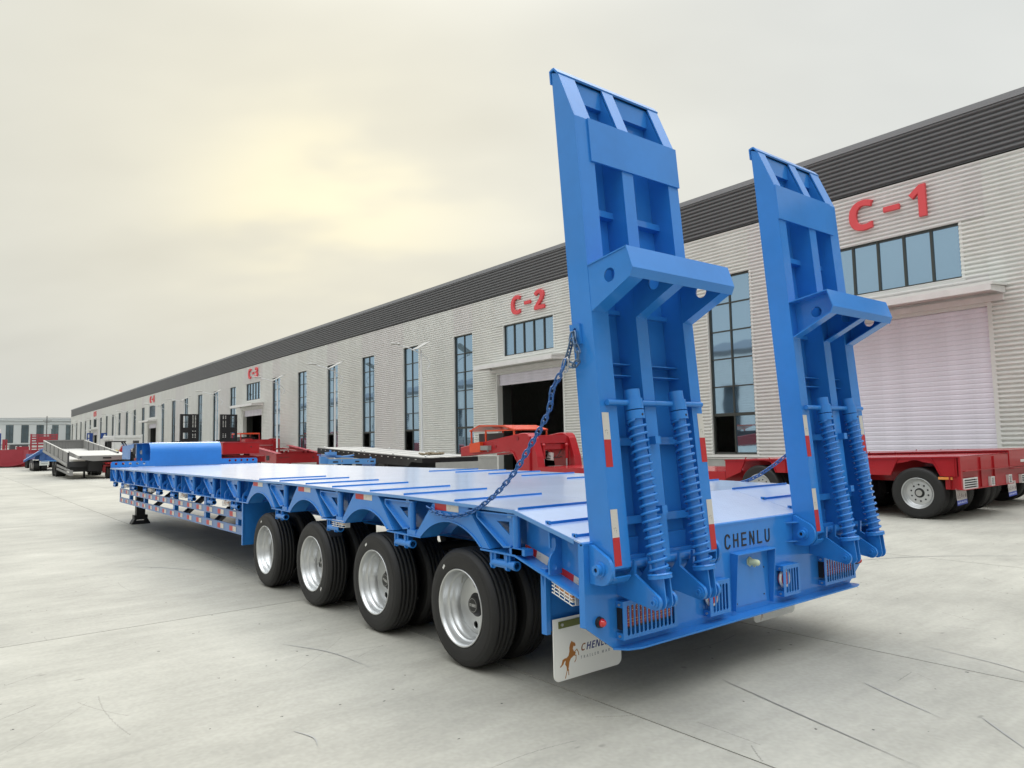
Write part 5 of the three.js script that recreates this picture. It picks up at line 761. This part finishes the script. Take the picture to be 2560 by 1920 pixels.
{ // white tipper body
  const t = thing('tipper_truck', 'white tipper truck body beyond the blue trailer nose', 'tipper truck', [15.3, 0, -86]);
  const x0 = 13.95, x1 = 16.5, zr = -84, zf = -90.5;
  mesh('body', [box(x0, x1, 1.6, 3.2, zr - 0.06, zr), box(x0, x0 + 0.06, 1.6, 3.15, zf, zr - 0.06), box(x1 - 0.06, x1, 1.6, 3.15, zf, zr - 0.06), box(x0, x1, 1.6, 3.3, zf - 0.06, zf), box(x0 + 0.06, x1 - 0.06, 1.55, 1.65, zf, zr)], M.white, t);
  each('body_rib', [box(x0 - 0.06, x0, 1.6, 3.3, zr - 0.2, zr + 0.06), box(x1, x1 + 0.08, 1.6, 3.3, zr - 0.2, zr + 0.06), box(x0 + 0.06, x1 - 0.06, 2.95, 3.22, zr, zr + 0.08), box(14.75, 14.85, 1.65, 2.95, zr, zr + 0.06), box(15.65, 15.75, 1.65, 2.95, zr, zr + 0.06), ...[-85.5, -87, -88.5].map((z) => box(x0 - 0.08, x0, 1.6, 3.1, z - 0.1, z)), box(x0 - 0.07, x0, 2.8, 3.12, zf, zr - 0.2)], M.white, t);
  mesh('chassis', [box(x0 + 0.5, x1 - 0.5, 0.8, 1.5, -93, zr - 0.3)], M.blackSteel, t); mesh('cab', [box(x0 + 0.1, x1 - 0.1, 0.9, 3.0, -93.2, -91)], M.white, t); each('wheel', [-86, -87.4, -92].map((z) => [simpleTyre(x0, x0 + 0.5, 0.5, z, 0.5), simpleTyre(x1 - 0.5, x1, 0.5, z, 0.5)]).flat(), M.rubber, t);
}
{ // blue upright ramps far behind
  const t = thing('blue_ramp_trailer', 'dark blue trailer tail with two upright ladder ramps before the farthest bay door', 'trailer', [15.2, 0, -104.3]);
  for (const x0 of [14.2, 15.75]) { const p = part('ramp', t), w = 0.68, hs = []; for (const y of [2.2, 2.75, 3.3]) hs.push([[x0 + 0.12, y], [x0 + 0.3, y], [x0 + 0.3, y + 0.42], [x0 + 0.12, y + 0.42]]); if (x0 > 15) hs.forEach((h) => h.forEach((q) => { q[0] += 0.24; })); mesh('ramp_plate', PZ([[x0, 1.3], [x0 + w, 1.3], [x0 + w, 3.9], [x0, 3.9]], -104.1, -104, hs), M.blueFar, p); }
  mesh('rear_frame', box(13.7, 16.7, 0.7, 1.3, -106, -104), M.blueFar, t); each('wheel', [simpleTyre(13.8, 14.1, 0.5, -105, 0.5), simpleTyre(16.3, 16.6, 0.5, -105, 0.5)].flat(), M.rubber, t);
}
{ // dark open-sided truck cab
  const t = thing('dark_truck', 'dark truck cab with see-through windows before the white tipper', 'truck', [11.4, 0, -67.5]);
  each('cab_frame', [box(10.65, 12.0, 2.36, 2.44, -68.2, -66.95), box(10.63, 10.95, 1.2, 2.36, -67.1, -67), beam([11.85, 2.4, -67], [12.2, 1.75, -66.9], 0.1, 0.1), beam([11.65, 2.4, -67], [11.98, 1.75, -66.9], 0.08, 0.1), beam([11.9, 2.4, -68.1], [12.2, 1.75, -68.1], 0.1, 0.1), box(10.63, 10.8, 1.2, 2.36, -68.2, -68.1)], M.black, t);
  mesh('cab_body', [box(10.6, 12.3, 0.7, 1.55, -68.3, -66.9)], M.greyDark, t); mesh('red_hood', PZ([[11.4, 1.55], [12.3, 1.55], [12.3, 2.05], [11.65, 2.05]], -66.9, -66.5), M.red, t); mesh('yellow_bar', box(10.9, 11.35, 1.55, 1.72, -66.8, -66.6), M.yellow, t); mesh('exhaust_box', box(12.57, 12.97, 1.3, 2.46, -67.3, -66.9), M.greyDark, t); each('wheel', [simpleTyre(10.6, 10.9, 0.5, -67.5, 0.5), simpleTyre(12.0, 12.3, 0.5, -67.5, 0.5), simpleTyre(12.6, 12.9, 0.5, -67.2, 0.5)].flat(), M.rubber, t);
}
{ // grey drop-side trailer pitched nose-down
  const t = thing('dropside_trailer', 'grey drop-side flatbed trailer with ribbed boards, nose-down on its leg at left', 'trailer', [7.2, 0, -56]);
  const zn = -50.6, zf = -64.2, sl = 0.068, Y = (z, o) => o + (zn - z) * sl, xa = 6.0, xb = 8.6;
  for (const [a, b] of [[xa - 0.05, xa], [xb, xb + 0.05]]) {
    for (let i = 0; i < 6; i++) { const z1 = zn - i * 2.27, z0 = z1 - 2.2; mesh('side_board', PX([[z1, Y(z1, 0.98)], [z1, Y(z1, 1.56)], [z0, Y(z0, 1.56)], [z0, Y(z0, 0.98)]], a, b), M.grey, t); mesh('board_post', PX([[z1 + 0.06, Y(z1, 0.72)], [z1 + 0.06, Y(z1, 1.6)], [z1 - 0.02, Y(z1, 1.6)], [z1 - 0.02, Y(z1, 0.72)]], a - 0.02, b + 0.02), M.greyDark, t); }
    mesh('board_rail', PX([[zn, Y(zn, 1.56)], [zn, Y(zn, 1.61)], [zf, Y(zf, 1.61)], [zf, Y(zf, 1.56)]], a - 0.015, b + 0.015), M.greyLight, t);
    mesh('side_rave', PX([[zn, Y(zn, 0.72)], [zn, Y(zn, 0.95)], [zf, Y(zf, 0.95)], [zf, Y(zf, 0.74)]], a - 0.03, b + 0.03), M.grey, t);
    each('rope_hook', Array.from({ length: 24 }, (_, i) => { const z = zn - 0.3 - i * 0.55; return PX([[z, Y(z, 0.82)], [z - 0.28, Y(z, 0.82)], [z - 0.14, Y(z, 0.92)]], a - 0.045, a - 0.031); }), M.greyLight, t);
  }
  mesh('tail_board', Array.from({ length: 26 }, (_, i) => box(xa + i * 0.1, xa + i * 0.1 + 0.06, Y(zf, 0.95), Y(zf, 1.58), zf - 0.06 + (i % 2) * 0.03, zf + (i % 2) * 0.03)).concat([box(xa, xb, Y(zf, 0.95), Y(zf, 1.6), zf - 0.1, zf - 0.06), box(xa, xb, Y(zf, 1.55), Y(zf, 1.62), zf - 0.1, zf + 0.05)]), M.grey, t);
  mesh('floor', PX([[zn, Y(zn, 0.95)], [zf, Y(zf, 0.95)], [zf, Y(zf, 0.9)], [zn, Y(zn, 0.9)]], xa, xb), M.greyLight, t);
  mesh('front_wall', PZ([[xa, 0.72], [xb, 0.72], [xb, 1.05], [xa, 1.05]], zn, zn + 0.06), M.greyDark, t);
  // raised neck deck in front
  const nd = (z) => 1.40 + (-49.3 - z) * 0.07;
  mesh('neck_deck', PX([[-49.3, nd(-49.3)], [-53.5, nd(-53.5)], [-53.5, nd(-53.5) - 0.06], [-49.3, nd(-49.3) - 0.06]], 6.32, 8.95), M.greyLight, t);
  mesh('neck_front', PZ([[6.32, 1.38], [8.95, 1.36], [8.95, 1.2], [8.3, 1.1], [7.1, 1.06], [6.32, 1.21]], -49.3, -49.25), M.grey, t); each('neck_slot', [box(7.6, 8.05, 1.2, 1.29, -49.25, -49.235), rod([6.45, 1.32, -49.25], [6.45, 1.32, -49.235], 0.04, 10)], M.black, t);
  mesh('neck_side', PX([[-49.3, 1.34], [-53.4, 1.62], [-53.4, 1.4], [-49.3, 1.2]], 6.33, 6.36), M.greyLight, t);
  each('under_frame', [box(6.1, 6.5, 0.5, 1.0, -53, -50.8), box(6.2, 8.5, 0.42, 0.95, -53.2, -50.9), box(7.2, 7.45, 0.35, 1.2, -52.6, -52.3), box(7.0, 8.9, 0.45, 1.1, -51.6, -50.2)], M.greyDark, t);
  mesh('landing_leg', [rod([7.04, 0.0, -52.2], [7.04, 0.9, -52.2], 0.06, 10), box(6.9, 7.18, 0, 0.03, -52.3, -52.1)], M.greyDark, t);
  mesh('side_guard', [beam([5.95, 0.32, -49.6], [5.95, 0.56, -55.6], 0.05, 0.12), beam([5.95, 0.52, -49.6], [5.95, 0.78, -55.6], 0.05, 0.12), box(5.92, 6.1, 0.24, 0.56, -49.6, -49.45), beam([5.96, 0.4, -51.6], [5.96, 0.7, -51.6], 0.06, 0.2)], M.grey, t);
  each('wheel', [...simpleTyre(6.0, 6.6, 0.5, -57, 0.5), ...simpleTyre(8.1, 8.7, 0.5, -57, 0.5), ...simpleTyre(6.0, 6.6, 0.5, -58.4, 0.5), ...simpleTyre(8.1, 8.7, 0.5, -58.4, 0.5)], M.rubber, t);
}
{ // small red running gear beside it
  const t = thing('red_dolly', 'small red dolly with one dark wheel peeking out left of the blue nose', 'dolly', [8.1, 0, -49]);
  mesh('arm', PX([[-48.6, 0.96], [-49.4, 0.96], [-49.4, 0.82], [-48.6, 0.9]], 7.75, 9.2).translate(0, 0, 0), M.red, t); mesh('nose', PZ([[7.55, 0.95], [8.3, 0.98], [8.3, 0.84]], -49.1, -49), M.red, t); mesh('fork', [box(7.63, 7.78, 0.35, 0.8, -49.6, -49.3), box(8.06, 8.22, 0.3, 0.8, -49.6, -49.3), box(7.63, 8.6, 0.72, 0.82, -49.6, -49.2)], M.redDeep, t); each('wheel', simpleTyre(7.8, 8.04, 0.37, -49.4, 0.37), M.rubber, t);
}
{ // blue trailer with a lowered ramp
  const t = thing('blue_step_trailer', 'blue trailer with a half-lowered ramp and white flap at far left', 'trailer', [6.9, 0, -76]);
  mesh('ramp', PZ([[6.98, 1.97], [6.98, 1.65], [5.57, 0.81], [5.57, 0.97]], -75.6, -74.6), M.blueDull, t); mesh('ramp_surface', PZ([[6.98, 1.985], [6.98, 1.972], [5.57, 0.972], [5.57, 0.985]], -75.6, -74.6), M.blueLight, t); each('rear_post', [box(6.68, 7.08, 0.9, 1.9, -75.1, -74.7)], M.blueDull, t);
  mesh('deck_frame', [box(6.4, 8.9, 1.0, 1.5, -84, -75.1), box(6.9, 8.2, 0.86, 0.95, -75.0, -74.8), box(7.1, 8.9, 0.95, 1.25, -75.1, -74.85)], M.blueDull, t); mesh('lamp_bar', [box(6.85, 8.2, 0.82, 0.92, -74.79, -74.7)], M.blueLight, t);
  const flapT = canvasTex(128, 64, (x) => { x.fillStyle = '#c9cdc8'; x.fillRect(0, 0, 128, 64); x.fillStyle = '#3f6fae'; x.fillRect(18, 6, 92, 7); x.fillStyle = '#4b5560'; x.font = 'bold 21px sans-serif'; x.textAlign = 'center'; x.fillText('VEHICLE', 64, 44); }); mesh('mud_flap', quad([6.68, 0.48, -74.68], [7.4, 0.5, -74.68], [7.4, 0.86, -74.68], [6.68, 0.88, -74.68]), std(new THREE.Color(1, 1, 1), 0.5, 0, { map: flapT }), t);
  for (const z of [-75.4, -76.8, -78.2]) { each('wheel', [...simpleTyre(6.28, 6.75, 0.46, z, 0.46), ...simpleTyre(6.85, 7.3, 0.46, z, 0.46), ...simpleTyre(8.5, 9.0, 0.46, z, 0.46)], M.rubber, t); mesh('rim', rod([6.275, 0.46, z], [6.3, 0.46, z], 0.27, 20), M.silver, t); }
}
{ // red stake frame
  const t = thing('stake_body', 'tall red slatted stake frame standing behind the grey trailer', 'stake body', [8.3, 0, -89.5]);
  const z = -89, post = [[7.1, 7.25], [7.68, 7.8], [8.75, 8.9], [9.35, 9.5]];
  post.forEach(([a, b]) => mesh('post', box(a, b, 0.9, 3.52, z - 0.1, z + 0.05), M.redFar, t)); for (const y of [2.0, 2.35, 2.62, 2.88, 3.12, 3.36]) mesh('slat', box(7.25, 9.35, y, y + (y > 3.3 ? 0.12 : 0.15), z - 0.08, z), M.redFar, t); mesh('name_board', box(7.82, 8.72, 2.75, 3.2, z + 0.001, z + 0.03), M.redFar, t); mesh('bed', box(7.0, 9.6, 0.9, 1.9, z - 6, z - 0.1), M.redFar, t); each('wheel', [-91, -92.4].map((q) => [...simpleTyre(7.0, 7.5, 0.5, q, 0.5), ...simpleTyre(9.1, 9.6, 0.5, q, 0.5)]).flat(), M.rubber, t);
}
{ // red rolled hull at the far left edge
  const t = thing('red_tank_body', 'dull red curved steel hull lying at the far left edge', 'steel hull', [5.8, 0, -98]);
  const c = []; for (let i = 0; i <= 16; i++) { const a = i / 16; c.push([3.2 + a * 4.0, 0.18 + Math.pow(Math.abs(a - 0.62) / 0.62, 2) * 0.85]); }
  mesh('hull', PZ([[3.2, 1.95], ...c, [7.14, 0.93], [7.04, 2.0]], -98.5, -97), M.redFar, t); mesh('rear_box', box(6.64, 7.78, 0.9, 2.3, -100, -98.6), M.redFar, t); mesh('base', [box(2.0, 7.75, 0.02, 0.9, -99.5, -98.6)], M.redDeep, t);
  mesh('hull_rim', PZ([...c.map(([x, y]) => [x, y + 0.09]), ...c.slice().reverse().map(([x, y]) => [x, y - 0.05])], -96.99, -96.6), M.redFar, t);
  each('bracket', [box(5.24, 5.5, 2.0, 3.12, -98.2, -97.6), box(5.56, 5.68, 2.0, 3.1, -98.2, -97.6), box(5.5, 5.56, 2.5, 2.7, -98, -97.7)], M.redFar, t);
}
{ const t = thing('striped_post', 'blue and white upright post behind the red hull', 'post', [5.08, 0, -99]); mesh('post', box(4.98, 5.16, 0, 3.83, -99.1, -98.9), M.blueFar, t); mesh('post_cap', box(5.0, 5.14, 3.83, 4.35, -99.08, -98.92), M.white, t); }
{ const t = thing('boundary_wall', 'low white boundary wall behind the red hull', 'wall', [0, 0, -118]); mesh('wall_panel', box(-60, 7.9, 0, 2.35, -118.2, -118), M.white, t); mesh('coping', box(-60, 7.9, 2.35, 2.42, -118.25, -117.95), M.grey, t); }
{ const t = thing('parked_car', 'dark car with striped side behind the stake frame', 'car', [7.2, 0, -106]); mesh('body', PX([[-108, 0.4], [-108, 1.3], [-107.3, 1.4], [-106.9, 2.6], [-105, 2.6], [-104.6, 0.4]], 6.4, 8.2), M.greyDark, t); each('stripe', [box(6.9, 7.05, 1.3, 2.4, -104.7, -104.6), box(7.3, 7.5, 1.3, 2.4, -104.7, -104.6)], M.white, t); each('wheel', [...simpleTyre(6.4, 6.6, 0.35, -105.2, 0.35), ...simpleTyre(8.0, 8.2, 0.35, -105.2, 0.35), ...simpleTyre(6.4, 6.6, 0.35, -107.3, 0.35), ...simpleTyre(8.0, 8.2, 0.35, -107.3, 0.35)], M.rubber, t); }

renderer.render(scene, camera);
